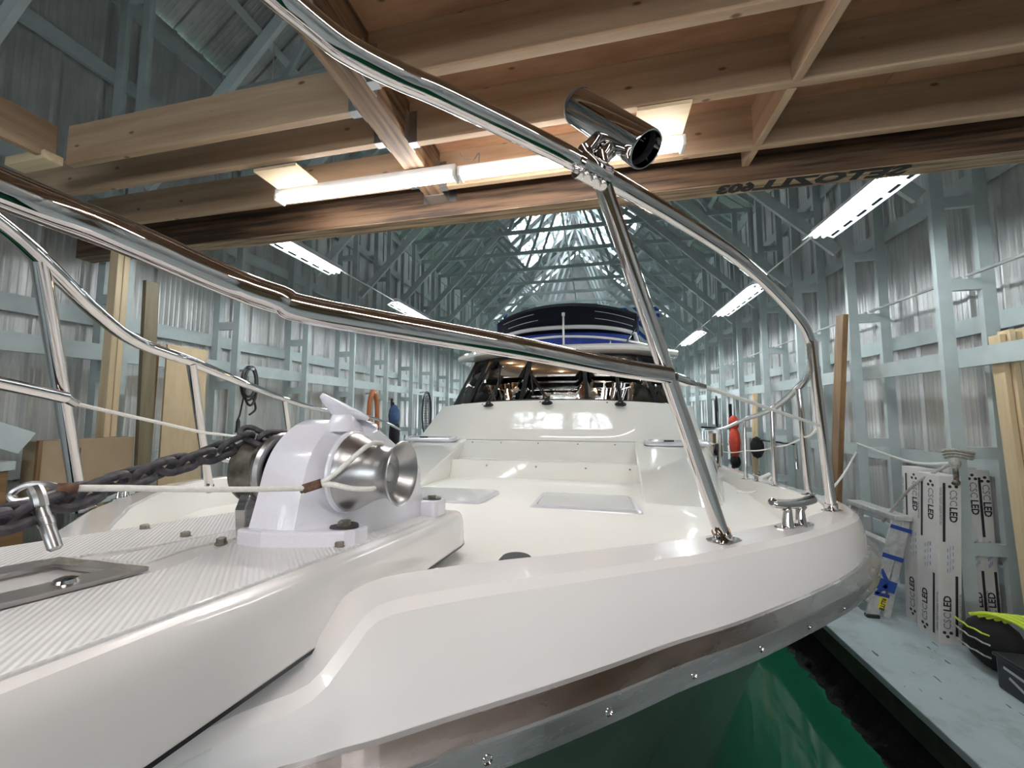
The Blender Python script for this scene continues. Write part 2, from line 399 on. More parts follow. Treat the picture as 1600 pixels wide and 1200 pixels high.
for x0, x1, z0, z1 in WIN:
    for f in (.25, .5, .75): MB().box((x0+(x1-x0)*f-.015, y-.03, z0), (x0+(x1-x0)*f+.015, y+.02, z1)).build('mullion', 'paint', wb)
    MB().box((x0, y-.03, .60), (x1, y+.02, .63)).build('mullion', 'paint', wb)
    MB().box((x0-.06, y, z0-.06), (x1+.06, y+.03, z0)).build('sill', 'paint', wb)
for x, yy, sd in ((-2.9, -7.5, 1), (-.6, -11.5, 2), (2.2, -7.0, 3), (-2.8, 24, 5), (2.6, 25, 6)):
    random.seed(sd); mb = MB(); stack = [(V((x, yy, -2.2)), V((.05, 0, 1)), 2.2, .12, 0)]
    while stack:
        p, d, L, r, g = stack.pop(); q = p+d*L; mb.tube([p, q], [r, r*.7], 6, cap=False)
        if g < 4:
            for k in range(3): stack.append((p.lerp(q, .55+.2*k), (d+V((random.uniform(-.8, .8), random.uniform(-.5, .5), random.uniform(-.1, .5)))).normalized(), L*.68, r*.55, g+1))
    tr = mb.build('tree', 'bark'); tag(tr, ('tall', 'slender', 'leaning', 'far', 'low', 'second low')[sd-1]+(' bare tree outside the windows behind the bow' if yy < 0 else ' bare tree beyond the open water door behind the boat'), 'tree', 'trees outside')
for (x0, x1, z0, z1) in WIN:
    L = bpy.data.lights.new('daylight_portal', 'AREA'); L.shape = 'RECTANGLE'; L.size = x1-x0; L.size_y = z1-z0
    try: L.cycles.is_portal = True
    except Exception: pass
    o = bpy.data.objects.new('daylight_portal', L); COL.objects.link(o); o.location = ((x0+x1)/2, YB-.05, (z0+z1)/2+H); o.rotation_euler = (pi/2, 0, 0)

# ------------------------------------------------------------------ roof
ce = empty('ceiling', (XC, YB, EAVE), kind='structure', label='gabled shed roof on pale blue timber trusses')
tn = (RIDGE-EAVE)/(XR-XC); SL = math.hypot(XR-XC, RIDGE-EAVE)
for sgn in (1, -1):
    xe = XR if sgn > 0 else XL
    d = V((XC-xe, 0, RIDGE-EAVE)).normalized(); nrm = V((sgn*tn, 0, 1)).normalized(); e0 = V((xe, 0, EAVE))+nrm*.17-d*.15
    def sheet(name, m, a, b, flat=False):
        mb = MB(); pr = [(0, 0), (SW, 0)] if flat else PROF
        mb.rows([[e0+d*s+nrm*q+V((0, u, 0)) for u, q in pr] for s in (a, b)], False); return mb.build(name, m, ce, origin=(xe, 0, EAVE))
    full = sheet('roof_panel', 'galvroof', 0, SL+.17); short = sheet('roof_panel', 'galvroof', 0, SL*.52); clear = sheet('skylight_panel', 'skylight', SL*.52-.04, SL+.17)
    bf, bs, bc = V(full.location), V(short.location), V(clear.location); uf = us = uc = False
    for i in range(int((YF-YB)/SW)+1):
        yy = YB+i*SW
        if 10.8 < yy < 14.6 and i % 4 != 3:
            o = short if not us else dup(short, (0, 0, 0)); us = True; o.location = bs+V((0, yy, 0))
            o = clear if not uc else dup(clear, (0, 0, 0)); uc = True; o.location = bc+V((0, yy, 0))
        else:
            o = full if not uf else dup(full, (0, 0, 0)); uf = True; o.location = bf+V((0, yy, 0))
    for k in range(7):
        p = e0+d*(.15+k*(SL-.1)/6)-nrm*.045
        MB().bar((p.x, YB, p.z), (p.x, YF, p.z), .09, .04, nrm).build('purlin', 'paint', ce)
    MB().box((xe-.05 if sgn > 0 else xe+.01, YB, EAVE-.10), (xe-.01 if sgn > 0 else xe+.05, YF, EAVE+.08)).build('wall_plate', 'paint', ce)
mb = MB(); q = RIDGE+.30; mb.rows([[V((XC+dx, y, q-abs(dx)*tn)) for dx in (-.3, 0, .3)] for y in (YB, YF)], False); mb.build('ridge_cap', 'galvroof', ce, solid=.004)
MB().box((XC+.05, YB, 4.055), (XC+.09, YF, 4.145)).build('runner', 'paint', ce)
def member(p, q, wd=.09):
    return MB().bar((p[0], 0, p[1]), (q[0], 0, q[1]), .038, wd, (0, 0, 1) if abs(q[0]-p[0]) > .05 else (1, 0, 0))
rz = lambda dx: RIDGE-abs(dx)*tn
parts = [('rafter', (XL+.02, EAVE+.06), (XC, RIDGE+.05), .12), ('rafter', (XR-.02, EAVE+.06), (XC, RIDGE+.05), .12),
         ('chord', (XL+.1, 4.0), (XR-.1, 4.0), .09), ('brace', (2.66, 1.80), (.40, 4.06), .115), ('brace', (-4.02, 2.06), (-2.02, 4.06), .115)]
for dx in (1.15, -1.15): parts += [('web', (XC+dx, 4.04), (XC+dx*.06, RIDGE-.08), .075), ('web', (XC+dx, 4.04), (XC+dx*2, rz(dx*2)-.05), .075), ('web', (XC+dx*2.6, 4.04), (XC+dx*2, rz(dx*2)-.05), .07)]
for nm, p, q, wd in parts:
    o = member(p, q, wd).build(nm, 'paint', ce, origin=(p[0], 0, p[1])); b0 = V(o.location)
    for i, y in enumerate(YK):
        if y > YF-.2: continue
        c = o if i == 0 else dup(o, (0, 0, 0))
        c.location = b0+V((0, y+(.042 if nm in ('web', 'brace') else 0), 0))

# ------------------------------------------------------------------ timber loft over the bow
lo = empty('loft_ceiling', (0, 1.5, 1.44), kind='structure', label='unpainted timber loft with plywood deck over the bow')
ZJ, DJ = 1.44, .235
beam = MB().box((XL+.12, 2.37, 1.345), (XR-.12, 2.495, 1.675)).build('beam', 'psl_x', lo, bevel=.004, label='dark strand lumber cross beam with black marker writing')
lowm = MB().box((XL+.12, 2.372, 1.3425), (XR-.12, 2.493, 1.3455)).build('pale_underside', 'psl_low', beam)  # thin skin on the beam's underside, paler than its faces
MB().box((-1.085, -3.9, ZJ), (-.955, 2.37, ZJ+.24)).build('longitudinal_beam', 'psl_y', lo, bevel=.004)
for y in (.99, 1.40, 1.785, 2.20):
    MB().box((-.955, y, ZJ), (XR-.1, y+.038, ZJ+DJ)).build('joist', 'pine_x', lo, bevel=.002)
for y in (-3.4, -2.6, -2.2, -1.4, -.6, -.2, .2, .6): MB().box((-.955, y, ZJ), (XR-.1, y+.038, ZJ+DJ)).build('joist', 'pine_x', lo, bevel=.002)
for y, x0 in ((1.53, -2.99), (1.75, -3.9), (2.14, -3.9)):
    MB().box((x0, y, ZJ), (-1.085, y+.038, ZJ+DJ)).build('joist', 'pine_x', lo, bevel=.002)
MB().box((-3.05, -1.0, ZJ+.0), (-3.01, 1.50, ZJ+.21)).build('rim_board', 'pine_y', lo, bevel=.002)
MB().box((-3.30, 1.44, ZJ-.02), (-2.985, 1.52, ZJ+.03)).build('ledger', 'fresh_x', lo, bevel=.002)
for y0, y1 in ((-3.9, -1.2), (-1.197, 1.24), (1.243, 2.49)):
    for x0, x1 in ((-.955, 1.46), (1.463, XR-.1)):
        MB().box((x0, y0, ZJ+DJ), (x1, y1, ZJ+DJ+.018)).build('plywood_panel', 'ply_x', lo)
for y0, y1 in ((.64, .99), (1.028, 1.40), (1.438, 1.785), (1.823, 2.20), (2.238, 2.37)):
    MB().box((.855, y0, ZJ-.004), (.893, y1, ZJ+DJ-.01)).build('blocking', 'pine_y', lo, bevel=.002)
def hanger(x, y, s):
    mb = MB(); a, b = (x, x+.05*s) if s > 0 else (x+.05*s, x)
    mb.box((a, y-.003, ZJ-.003), (b, y+.041, ZJ)); mb.box((a, y-.004, ZJ-.003), (b, y-.001, ZJ+.17)); mb.box((a, y+.039, ZJ-.003), (b, y+.042, ZJ+.17))
    xx = (x, x+.003) if s > 0 else (x-.003, x)
    mb.box((xx[0], y-.04, ZJ), (xx[1], y, ZJ+.17)); mb.box((xx[0], y+.04, ZJ), (xx[1], y+.08, ZJ+.17)); mb.build('joist_hanger', 'hanger', lo)
for y in (.99, 1.40, 1.785, 2.20): hanger(-.955, y, 1)
for y in (1.53, 1.75, 2.14): hanger(-1.085, y, -1)
mb = MB(); mb.box((-1.09, 2.27, ZJ-.004), (-.95, 2.37, ZJ)); mb.box((-.955+.001, 2.27, ZJ-.004), (-.951, 2.37, ZJ+.17)); mb.box((-1.089, 2.27, ZJ-.004), (-1.086, 2.37, ZJ+.17)); mb.box((-1.14, 2.366, ZJ), (-.9, 2.37, ZJ+.17)); mb.build('beam_hanger', 'hanger', lo)
MB().box((-1.95, 1.79, ZJ-.022), (-1.66, 1.97, ZJ-.004)).build('mounting_board', 'fresh_x', lo, bevel=.002)
MB().box((.215, 1.785, ZJ-.022), (.455, 2.0, ZJ-.004)).build('mounting_board', 'fresh_x', lo, bevel=.002)
# marker writing on the underside of the beam, upside down to us
for s, x, wdt, dx in (('SETOZLL', 1.70, .135, .47), ('603', .94, .135, .2)):
    ob = text(s, .125, 'marker_writing', 'marker', beam, frame((x, 2.432, 1.3418), (-1, 0, 0), (0, -1, 0)) @ Matrix.Diagonal((1.5 if len(s) > 4 else 1.1, 1, 1, 1)), bold=.0065)
# wires stapled to the joists
MB().tube(smooth_path([(.80, 1.30, 1.665), (.79, 1.33, 1.60), (.77, 1.36, 1.55), (.74, 1.395, 1.52)]), .004, 6).build('wire', 'inkthin', lo)
MB().tube(smooth_path([(-.80, 2.16, 1.62), (-.77, 2.12, 1.56), (-.70, 2.10, 1.52), (-.66, 2.1, 1.56), (-.655, 2.08, 1.48), (-.64, 2.06, 1.42)]), .003, 6).build('wire', 'inkthin', lo)
# posts under the beam, left
MB().box((-3.93, 2.33, -1.7), (-3.84, 2.37, 1.345)).build('support_post', 'fresh_z', lo, bevel=.002)
MB().box((-3.93, 2.375, -1.7), (-3.84, 2.415, 1.345)).build('support_post', 'fresh_z', lo, bevel=.002)

# ------------------------------------------------------------------ lamps
def loft_lamp(x0, x1, label, yc=2.02):
    r = empty('led_light_fixture', ((x0+x1)/2, yc, 1.40), label=label, category='light', group='linear lights under the loft')
    MB().box((x0, yc-.035, 1.385), (x1, yc+.035, 1.436 if x0 < -1.7 else 1.418)).build('housing', 'fixwhite', r, bevel=.006)
    mb = MB(); n = 8
    mb.rows([[V((x, yc+.038*cos(a), 1.386-.030*sin(a))) for a in [pi*k/n for k in range(n+1)]] for x in (x0+.02, x1-.02)]); mb.build('diffuser', 'led', r)
    for x in (x0, x1-.02): MB().box((x, yc-.04, 1.355), (x+.02, yc+.04, 1.40)).build('end_cap', 'fixwhite', r, bevel=.006)
loft_lamp(-1.99, -.765, 'bright linear light under the loft joists, over the windlass')
loft_lamp(-.755, .47, 'bright linear light under the loft joists, partly behind the rod holder')
loft_lamp(-1.3, -.08, 'added unseen light under the loft behind the bow, at its left end', -.8); loft_lamp(-.07, 1.15, 'added unseen light under the loft behind the bow, middle of three', -.8); loft_lamp(1.16, 2.38, 'added unseen light under the loft behind the bow, at its right end', -.8)  # unseen row behind the eye, added to brighten the bow and pulpit side
def strip(x, y0, y1, z, label, group, tilt):
    r = empty('strip_light', (x, (y0+y1)/2, z), label=label, category='light', group=group)
    MB().box((x-.045, y0, z+.005), (x+.045, y1, z+.06)).build('housing', 'fixwhite', r)
    for s in (-1, 1):
        mb = MB(); mb.prism([(x+s*.04, y0, z+.01), (x+s*.12, y0, z-.03), (x+s*.122, y0, z-.027), (x+s*.042, y0, z+.014)], (0, y1-y0, 0)); rf = mb.build('reflector', 'fixwhite', r)
        sl = MB(); n = 7; L = (y1-y0)/n
        for k in range(n): sl.add([(x+s*.082, y0+L*(k+.18), z-.0125), (x+s*.100, y0+L*(k+.18), z-.0215), (x+s*.100, y0+L*(k+.82), z-.0215), (x+s*.082, y0+L*(k+.82), z-.0125)], [[0, 1, 2, 3]])
        for v in sl.v: v.z -= .0015
        sl.build('slot', 'slot', rf, kind='stuff')
        MB().tube([(x+s*.03, y0+.03, z-.018), (x+s*.03, y1-.03, z-.018)], .013, 8).build('tube', 'tube', r)
        MB().tube([(x+s*.03, y0+.005, z-.018), (x+s*.03, y0+.03, z-.018)], .016, 8).build('lamp_holder', 'fixwhite', r)
    for yy in (y0+.15, y1-.15): MB().tube([(x, yy, z+.05), (x, yy, 4.0)], .004, 5).build('hanging_wire', 'galv', r)
ROWS = [(2.56, 3.70), (4.94, 6.37), (7.52, 8.9), (10.1, 11.5), (12.8, 14.2)]
SAY = ['nearest', 'second', 'third', 'fourth', 'last']
for i, (a, b) in enumerate(ROWS):
    strip(1.9, a, b, 1.535-.012*i, f'{SAY[i]} of the twin tube strip lights along the dock wall with the ladder', 'strip lights over the docks', 0)
    strip(-2.8, a, b, 1.585+.01*i, f'{SAY[i]} of the twin tube strip lights along the wall of hanging hoses', 'strip lights over the docks', 0)
for x, z in ((1.9, 1.57), (-2.8, 1.62)):
    for (a, b), (c, d) in zip(ROWS, ROWS[1:]): MB().tube([(x, b, z), (x, c, z-.004)], .009, 6).build('conduit', 'galv', ce)
# ------------------------------------------------------------------ the boat
BX = -.51
def Rr(px, py, d):
    return (_R2*(px-800)/600-_U2*(py-600)/600+_F)*d
bo = empty('motor_yacht', (BX, 6.0, -2.2), label='white motor yacht berthed bow first with dark canvas canopy and steel bow rail', category='boat')
def zcap(y):
    return -.25-.1*(y-.85) if y < 3.1 else -.475-.05*(min(y, 8)-3.1)
# stations from the stem aft: cap outer (hw, y, z), rub rail top (hw, y, z)
ST = [((.02, .10, -.272), (.01, .195, -.318)), ((.10, .17, -.272), (.07, .22, -.318)), ((.165, .24, -.271), (.145, .26, -.318)), ((.205, .30, -.270), (.20, .298, -.318)), ((.243, .336, -.264), (.245, .325, -.318)),
      ((.262, .366, -.238), (.272, .345, -.319)), ((.280, .388, -.2135), (.30, .362, -.319)), ((.325, .420, -.209), (.35, .40, -.320))]
for (h, y), (h2, y2) in zip([(.405, .483), (.49, .548), (.575, .617), (.68, .70), (.785, .80), (.88, .89), (.975, .99), (1.08, 1.11), (1.17, 1.22), (1.245, 1.32), (1.315, 1.45), (1.40, 1.65), (1.49, 1.95), (1.59, 2.45), (1.70, 3.05), (1.80, 4.0), (1.87, 5.0), (1.93, 6.5), (1.95, 9), (1.95, 12.5)],
                           [(.435, .464), (.525, .54), (.615, .62), (.72, .705), (.825, .80), (.92, .89), (1.02, .99), (1.125, 1.11), (1.21, 1.23), (1.28, 1.345), (1.35, 1.48), (1.435, 1.69), (1.53, 2.0), (1.64, 2.5), (1.77, 3.1), (1.86, 4.05), (1.92, 5.0), (1.97, 6.5), (1.99, 9), (1.99, 12.5)]):
    ST.append(((h, y, zcap(y)), (h2, y2, -.325-.07*(y2-.5) if y2 < 1.25 else zcap(y2)-.09)))
KS = 3; ST = list(zip([tuple(p) for p in smooth_path([a for a, _ in ST], KS)], [tuple(p) for p in smooth_path([b for _, b in ST], KS)]))
DROP = [(0, .02), (.45, .03), (.62, .09), (.9, .10), (2.3, .165), (3.1, .115), (13, .12)]
def side_pts(i, s):
    (h, y, z), (hr, yr, zr) = ST[i]
    # tangent in plan for the inward normal
    a = ST[max(i-1, 0)][0]; b = ST[min(i+1, len(ST)-1)][0]
    t = V((b[0]-a[0], b[1]-a[1], 0)); n = V((t.y, -t.x, 0)).normalized()   # outward
    P = lambda q: V((BX+s*q.x, q.y, q.z))
    o = V((h, y, z)); r = V((hr, yr, zr))
    ch1 = o-n*.010+V((0, 0, .003)); inn = o-n*.075+V((0, 0, .004)); drop = lerp_tab(DROP, y)
    inn.x = max(inn.x, 0); bot = inn-n*.03; bot.x = max(bot.x, 0); bot.z = z-drop
    row = [P(bot), P(inn-n*.004+V((0, 0, -.006))), P(inn), P(ch1), P(o+n*.003-V((0, 0, .006)))]
    for k in (.25, .5, .75):
        q = o.lerp(r, k)+n*(.006*sin(pi*k)); row.append(P(q))
    row.append(P(r)); return row, bot
hull = MB(); deckrows = []
for s in (1, -1):
    rows = []
    for i in range(len(ST)):
        rw, bot = side_pts(i, s); rows.append(rw[1:])
    hull.rows(rows, True)
hull.build('bulwark', 'gel', bo, sharp=.33)
dk = MB(); rr = []
for i in range(len(ST)):
    (h, y, z) = ST[i][0]; bots = [side_pts(i, s)[0] for s in (-1, 1)]
    L0, L1 = bots[0][1], bots[0][0]; R0, R1 = bots[1][1], bots[1][0]
    row = [L0, L1]
    for k in range(1, 12):
        q = L1.lerp(R1, k/12); q.z += .02*min(1, h)*sin(pi*k/12); row.append(q)
    rr.append(row+[R1, R0])
dk.rows(rr, True); dk.build('foredeck', 'gel_deck', bo)
# hull below the rub rail, raked stem
def rub_at(y):
    return lerp_tab([(r[1], r[0]) for _, r in ST], y)
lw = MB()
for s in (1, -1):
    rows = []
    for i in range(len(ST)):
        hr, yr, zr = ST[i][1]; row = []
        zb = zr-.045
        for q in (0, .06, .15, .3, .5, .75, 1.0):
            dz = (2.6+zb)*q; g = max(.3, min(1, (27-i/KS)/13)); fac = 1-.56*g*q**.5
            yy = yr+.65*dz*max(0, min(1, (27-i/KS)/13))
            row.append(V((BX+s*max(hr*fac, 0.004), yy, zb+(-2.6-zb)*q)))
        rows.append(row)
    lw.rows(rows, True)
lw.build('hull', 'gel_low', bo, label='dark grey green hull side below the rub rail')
# rub rail: stainless strip with a ridge, plus screws
rb = MB(); rubs = []
for s in (1, -1):
    rows = []
    for i in range(len(ST)):
        hr, yr, zr = ST[i][1]
        a = ST[max(i-1, 0)][1]; b = ST[min(i+1, len(ST)-1)][1]
        t = V((b[0]-a[0], b[1]-a[1], 0)); n = V((t.y, -t.x, 0)).normalized(); n = V((n.x*s, n.y, 0))
        c = V((BX+s*hr, yr, zr))
        row = [c+V((0, 0, .004)), c+n*.006+V((0, 0, .003)), c+n*.0245-V((0, 0, .011)), c+n*.0258-V((0, 0, .014)), c+n*.0258-V((0, 0, .044)), c+n*.018-V((0, 0, .048)), c-n*.01-V((0, 0, .048))]
        rows.append(row)
        if s > 0: rubs.append((c+n*.0255-V((0, 0, .030)), n))
    rb.rows(rows, False)
rub = rb.build('rub_rail', 'rub', bo)
def on_path(pts, step, start):
    out = []; d = 0; nxt = start
    for (p, n), (q, n2) in zip(pts, pts[1:]):
        L = (q-p).length
        while nxt <= d+L: t = (nxt-d)/L; out.append((p.lerp(q, t), n.lerp(n2, t).normalized())); nxt += step
        d += L
    return out
for p, n in on_path(rubs, .158, .13)[:12]:
    MB().lathe(p-n*.004, n+V((0, 0, .15)), [(0, .0058), (.0045, .0056), (.0055, .0045), (.0035, .0028), (.0035, 0)], 14).build('screw', 'steel', rub)

# ---- pulpit (bow platform)
def zp(y): return -.183-.11*(y-.5)
def zs(y): return -.262-.095*(y-.5)
PW = .210
pl = MB(); rows = []
sec = [(-1.0, 'b'), (-1.0, 't3'), (-.985, 't2'), (-.94, 't')]
ys = [-.35, -.2, 0., .1, .2, .3, .4, .5, .6, .7, .80, .835, .85, .865, .878, .89, .90, .91, .922, .930]
def pw(y): return PW*lerp_tab([(0, 1), (.835, 1), (.865, .985), (.89, .94), (.91, .86), (.922, .74), (.930, .6)], y)
for y in ys:
    wv = pw(y)+(.0 if y > .1 else 0); fade = 1 if y < .8 else max(.1, 1-((y-.8)/.1)**2)
    zt = zp(y)-(0 if y < .86 else (y-.86)*.3+((y-.86)/.07)**4*.014); zb = zs(y); hgt = zt-zb
    row = []
    for s in (-1, 1):
        e = [(wv+.004, zb), (wv+.003, zb+hgt*.35), (wv+.001, zb+hgt*.70), (wv-.003, zb+hgt*.88), (wv-.008, zt-.003), (wv-.017, zt)]
        pts = [V((BX+s*a, y, z)) for a, z in e]
        row += pts if s < 0 else [V((BX, y, zt))]+pts[::-1]
    rows.append(row)
rows.append([V((BX+(p.x-BX)*.8, .935, zs(.935)+(p.z-zs(.930))*.8)) for p in rows[-1]])
pl.rows(rows, True); pl.add(rows[-1], [list(range(len(rows[-1])))])
pul = pl.build('pulpit', 'gel', bo)
sm = MB(); rows = []
for y in [-.35, 0, .2, .4, .6, .80, .835, .85, .865, .878, .89, .90, .91, .922, .930]:
    rows.append([V((BX+(pw(y)+.0048), y, zs(y)+dz)) for dz in (.001, -.003)])
sm.rows(rows); sm.build('sealant_seam', 'winframe', pul)
# raised non-skid panels either side of the chain channel
def skid(pts, name='nonskid_panel'):
    top = [V((x, y, zp(y)+.0035)) for x, y in pts]; low = [V((x, y, zp(y)-.003)) for x, y in pts]; n = len(pts)
    MB().add(top+low, [list(range(n))]+[[k, (k+1) % n, n+(k+1) % n, n+k] for k in range(n)]).build(name, 'nonskid', pul, bevel=.0015)
R1x, L1x = BX+PW-.017, BX-PW+.017
skid([(BX+.072, .0), (R1x, .0), (R1x, .78), (R1x-.03, .84), (BX+.02, .84), (BX+.02, .47), (BX+.045, .40), (BX+.072, .335)])
skid([(BX-.072, .0), (L1x, .0), (L1x, .78), (L1x+.03, .84), (BX-.045, .84), (BX-.045, .40), (BX-.072, .33)])
skid([(BX-.03, .335), (BX+.03, .335), (BX+.008, .40), (BX+.008, .78), (BX-.033, .78), (BX-.033, .40)])
# bow roller tray in stainless
br = MB(); 
for a, b in ((-.066, -.034), (.034, .066)): br.add([(BX+a, -.3, zp(-.3)+.0045), (BX+b, -.3, zp(-.3)+.0045), (BX+b, .30, zp(.30)+.0045), (BX+a, .30, zp(.30)+.0045)], [[0, 1, 2, 3]])
br.add([(BX-.066, .298, zp(.298)+.0045), (BX+.066, .298, zp(.298)+.0045), (BX+.062, .318, zp(.318)+.0045), (BX-.062, .318, zp(.318)+.0045)], [[0, 1, 2, 3]])
roller = br.build('bow_roller_plate', 'rub', bo, solid=.004)
for s in (-1, 1): MB().bar((BX+s*.030, -.3, zp(-.3)+.012), (BX+s*.030, .215, zp(.215)+.012), .006, .034).build('cheek_plate', 'rub', roller, bevel=.001)
MB().bar((BX, -.3, zp(-.3)-.004), (BX, .30, zp(.30)-.004), .068, .006).build('channel_floor', 'rustfloor', roller)
for x, y in ((BX+.048, .262), (BX-.048, .235), (BX+.048, .10)): MB().lathe((x, y, zp(y)+.006), (0, 0, 1), [(0, .009), (.004, .008), (.0055, .004), (.0058, 0)], 16).build('screw', 'steel', roller)
def hexbolt(x, y, z, r, par, washer=False, name='bolt', m='bolt'):
    mb = MB()
    if washer: mb.lathe((x, y, z-.001), (0, 0, 1), [(0, r*1.9), (.003, r*1.9), (.003, 0)], 18)
    mb.lathe((x, y, z), (0, 0, 1), [(0, r*1.25), (.003, r*1.25), (.003, r)], 6); mb.lathe((x, y, z+.002), (0, 0, 1), [(0, r), (.006, r), (.007, r*.85), (.007, 0)], 6)
    return mb.build(name, m, par)
for x, y in ((BX-.163, .468), (BX-.058, .447), (BX+.020, .433), (BX+.178, .461)): hexbolt(x, y, zp(y)+.001, .0058, pul)

# ---- windlass
wd = MB(); WX, WY = -.402, .435
def wz(y): return zp(WY+y)+.002
def WP(x, y, z): return V((WX+x, WY+y, wz(y)+z*(.93 if z > .12 else 1-.07*max(0, z)/.12)))
rows = []
for z, yf, yb, xs in [(0, .002, .345, 1.0), (.022, .004, .335, 1.0), (.024, .012, .325, .97), (.06, .016, .322, .955), (.10, .024, .318, .94), (.13, .035, .27, .93), (.152, .05, .215, .92), (.170, .068, .175, .90), (.182, .086, .15, .86), (.188, .102, .135, .80), (.189, .112, .128, .6)]:
    poly = [(-.068, yf+.012), (-.056, yf), (.0, yf), (.012, yf+.004), (.048, yf+.05), (.056, yf+.07), (.056, yb-.02), (.046, yb), (-.056, yb), (-.068, yb-.02)]
    if yb-yf < .1: c = (yf+yb)/2; poly = [(a, min(b, yb) if i not in (4, 5) else min(b, yb-.004)) for i, (a, b) in enumerate(poly)]
    rows.append([WP(a*xs, b, z) for a, b in poly])
rows = [list(r) for r in zip(*[smooth_path([rows[j][i] for j in (0, 3, 4, 5, 6, 7, 8, 9, 10)], 3) for i in range(10)])]
wd.rows(rows, True, True); wd.add(rows[-1], [list(range(10))])
wl_ = wd.build('windlass', 'powder', bo, sharp=.5, bevel=.004, seg=3, label='white powder coated anchor windlass')
fl = MB()
for poly, hh in (([(-.066, -.002), (-.02, -.008), (.045, .014), (.074, .030), (.082, .042), (.082, .075), (.050, .09), (-.066, .09)], .024), ([(.04, .30), (.082, .30), (.088, .312), (.088, .352), (.078, .362), (.03, .362)], .034), ([(-.12, .05), (-.06, .05), (-.06, .35), (-.12, .35)], .020)):
    fl.prism([WP(a, b, -.003) for a, b in poly], (0, 0, hh))
fl.build('base_flange', 'powder', wl_, bevel=.004)
for a, b, z in ((.058, .052, .022), (.064, .335, .032)):
    p = WP(a, b, z); hexbolt(p.x, p.y, p.z, .0088, wl_, False)
    MB().lathe(p+V((0, 0, -.001)), (0, 0, 1), [(0, .0195), (.0035, .0185), (.0035, 0)], 20).build('rubber_washer', 'rubber', wl_)
DZ = .103; dc = WP(.05, .082, DZ)
drum = MB().lathe(dc, (1, 0, 0), [(-.004, .0), (-.004, .056), (.003, .0565), (.008, .0555), (.014, .0525), (.024, .047), (.034, .0422), (.044, .0385), (.052, .0365), (.060, .0362), (.067, .038), (.073, .0415), (.0765, .0455), (.0785, .0462), (.080, .0455), (.079, .0435), (.074, .040), (.064, .0335), (.058, .029), (.056, .014), (.060, .0125), (.062, .0)], 48)
drum.build('warping_drum', 'cast', wl_, label='dull grey rope drum with flared lip')
MB().lathe(WP(.046, .082, DZ), (1, 0, 0), [(0, .060), (.004, .0595), (.006, .057), (.006, .03)], 48).build('drum_collar', 'powder', wl_)
gc = WP(-.068, .082, DZ)
MB().lathe(gc, (-1, 0, 0), [(0, .045), (0, .054), (.006, .056), (.012, .054), (.013, .050)], 40).build('chainwheel_flange', 'cast', wl_)
gy = MB(); prof = [(.012, .053), (.016, .051), (.022, .044), (.030, .039), (.038, .044), (.044, .051), (.050, .053), (.056, .050), (.057, .034), (.052, .030), (.052, 0)]
n = 40; rows = []
for h, r in prof:
    rows.append([gc+V((-h, cos(2*pi*k/n)*r*(1+.07*cos(5*2*pi*k/n)*(1 if .014 < h < .048 else .2)), sin(2*pi*k/n)*r*(1+.07*cos(5*2*pi*k/n)*(1 if .014 < h < .048 else .2)))) for k in range(n)])
gy.rows(rows, True, True); gy.build('chainwheel', 'castdark', wl_, label='grimy toothed chainwheel')
MB().tube([gc+V((-.045, -.02, .01)), gc+V((-.085, -.03, .018))], .006, 12).build('clutch_pin', 'steel', wl_)
sb = MB(); sb.prism([gc+V((-.012, a, z)) for a, z in ((-.050, -.03), (-.034, -.045), (-.030, -.075), (-.022, -.098), (-.052, -.098), (-.056, -.075), (-.058, -.050))], (-.018, 0, 0)); sb.build('chain_stripper', 'rub', wl_, bevel=.002)
# mooring horn
hs = WP(.012, .108, .183)
hm = MB(); rows = []
n = 20; hA, hB = Rr(502, 621, .577), Rr(574, 657, .645); ax = (hB-hA).normalized(); c_top = hA.lerp(hB, .5)+V((0, 0, .003)); hl = (hB-hA).length/2
for z, rx, ry in ((-.012, .030, .036), (-.002, .023, .028), (.008, .018, .022), (.014, .0165, .020), (.020, .016, .020), (.024, .010, .012)):
    rows.append([hs+V((cos(2*pi*k/n)*rx, sin(2*pi*k/n)*ry, z-.35*sin(2*pi*k/n)*ry*max(0, z/.04))) for k in range(n)])
hm.rows(rows, True, True)
rows = []
for t, r in ((-.999*hl/.066*.066, .0002), (-.97*hl, .0042), (-.85*hl, .0065), (-.65*hl, .0085), (-.3*hl, .0125), (0, .0155), (.3*hl, .0135), (.65*hl, .0095), (.85*hl, .0075), (.97*hl, .0048), (hl, .0002)):
    sd = V((1, -.3, 0)); sd = (sd-ax*sd.dot(ax)).normalized(); up = sd.cross(ax).normalized(); up = up if up.z > 0 else -up; c = c_top+ax*t-up*(r*.9-.004)
    rows.append([c+sd*cos(2*pi*k/n)*min(r*1.3, .015)+up*sin(2*pi*k/n)*r*.95 for k in range(n)])
hm.rows(rows, True, True); hm.build('mooring_horn', 'powder', wl_)

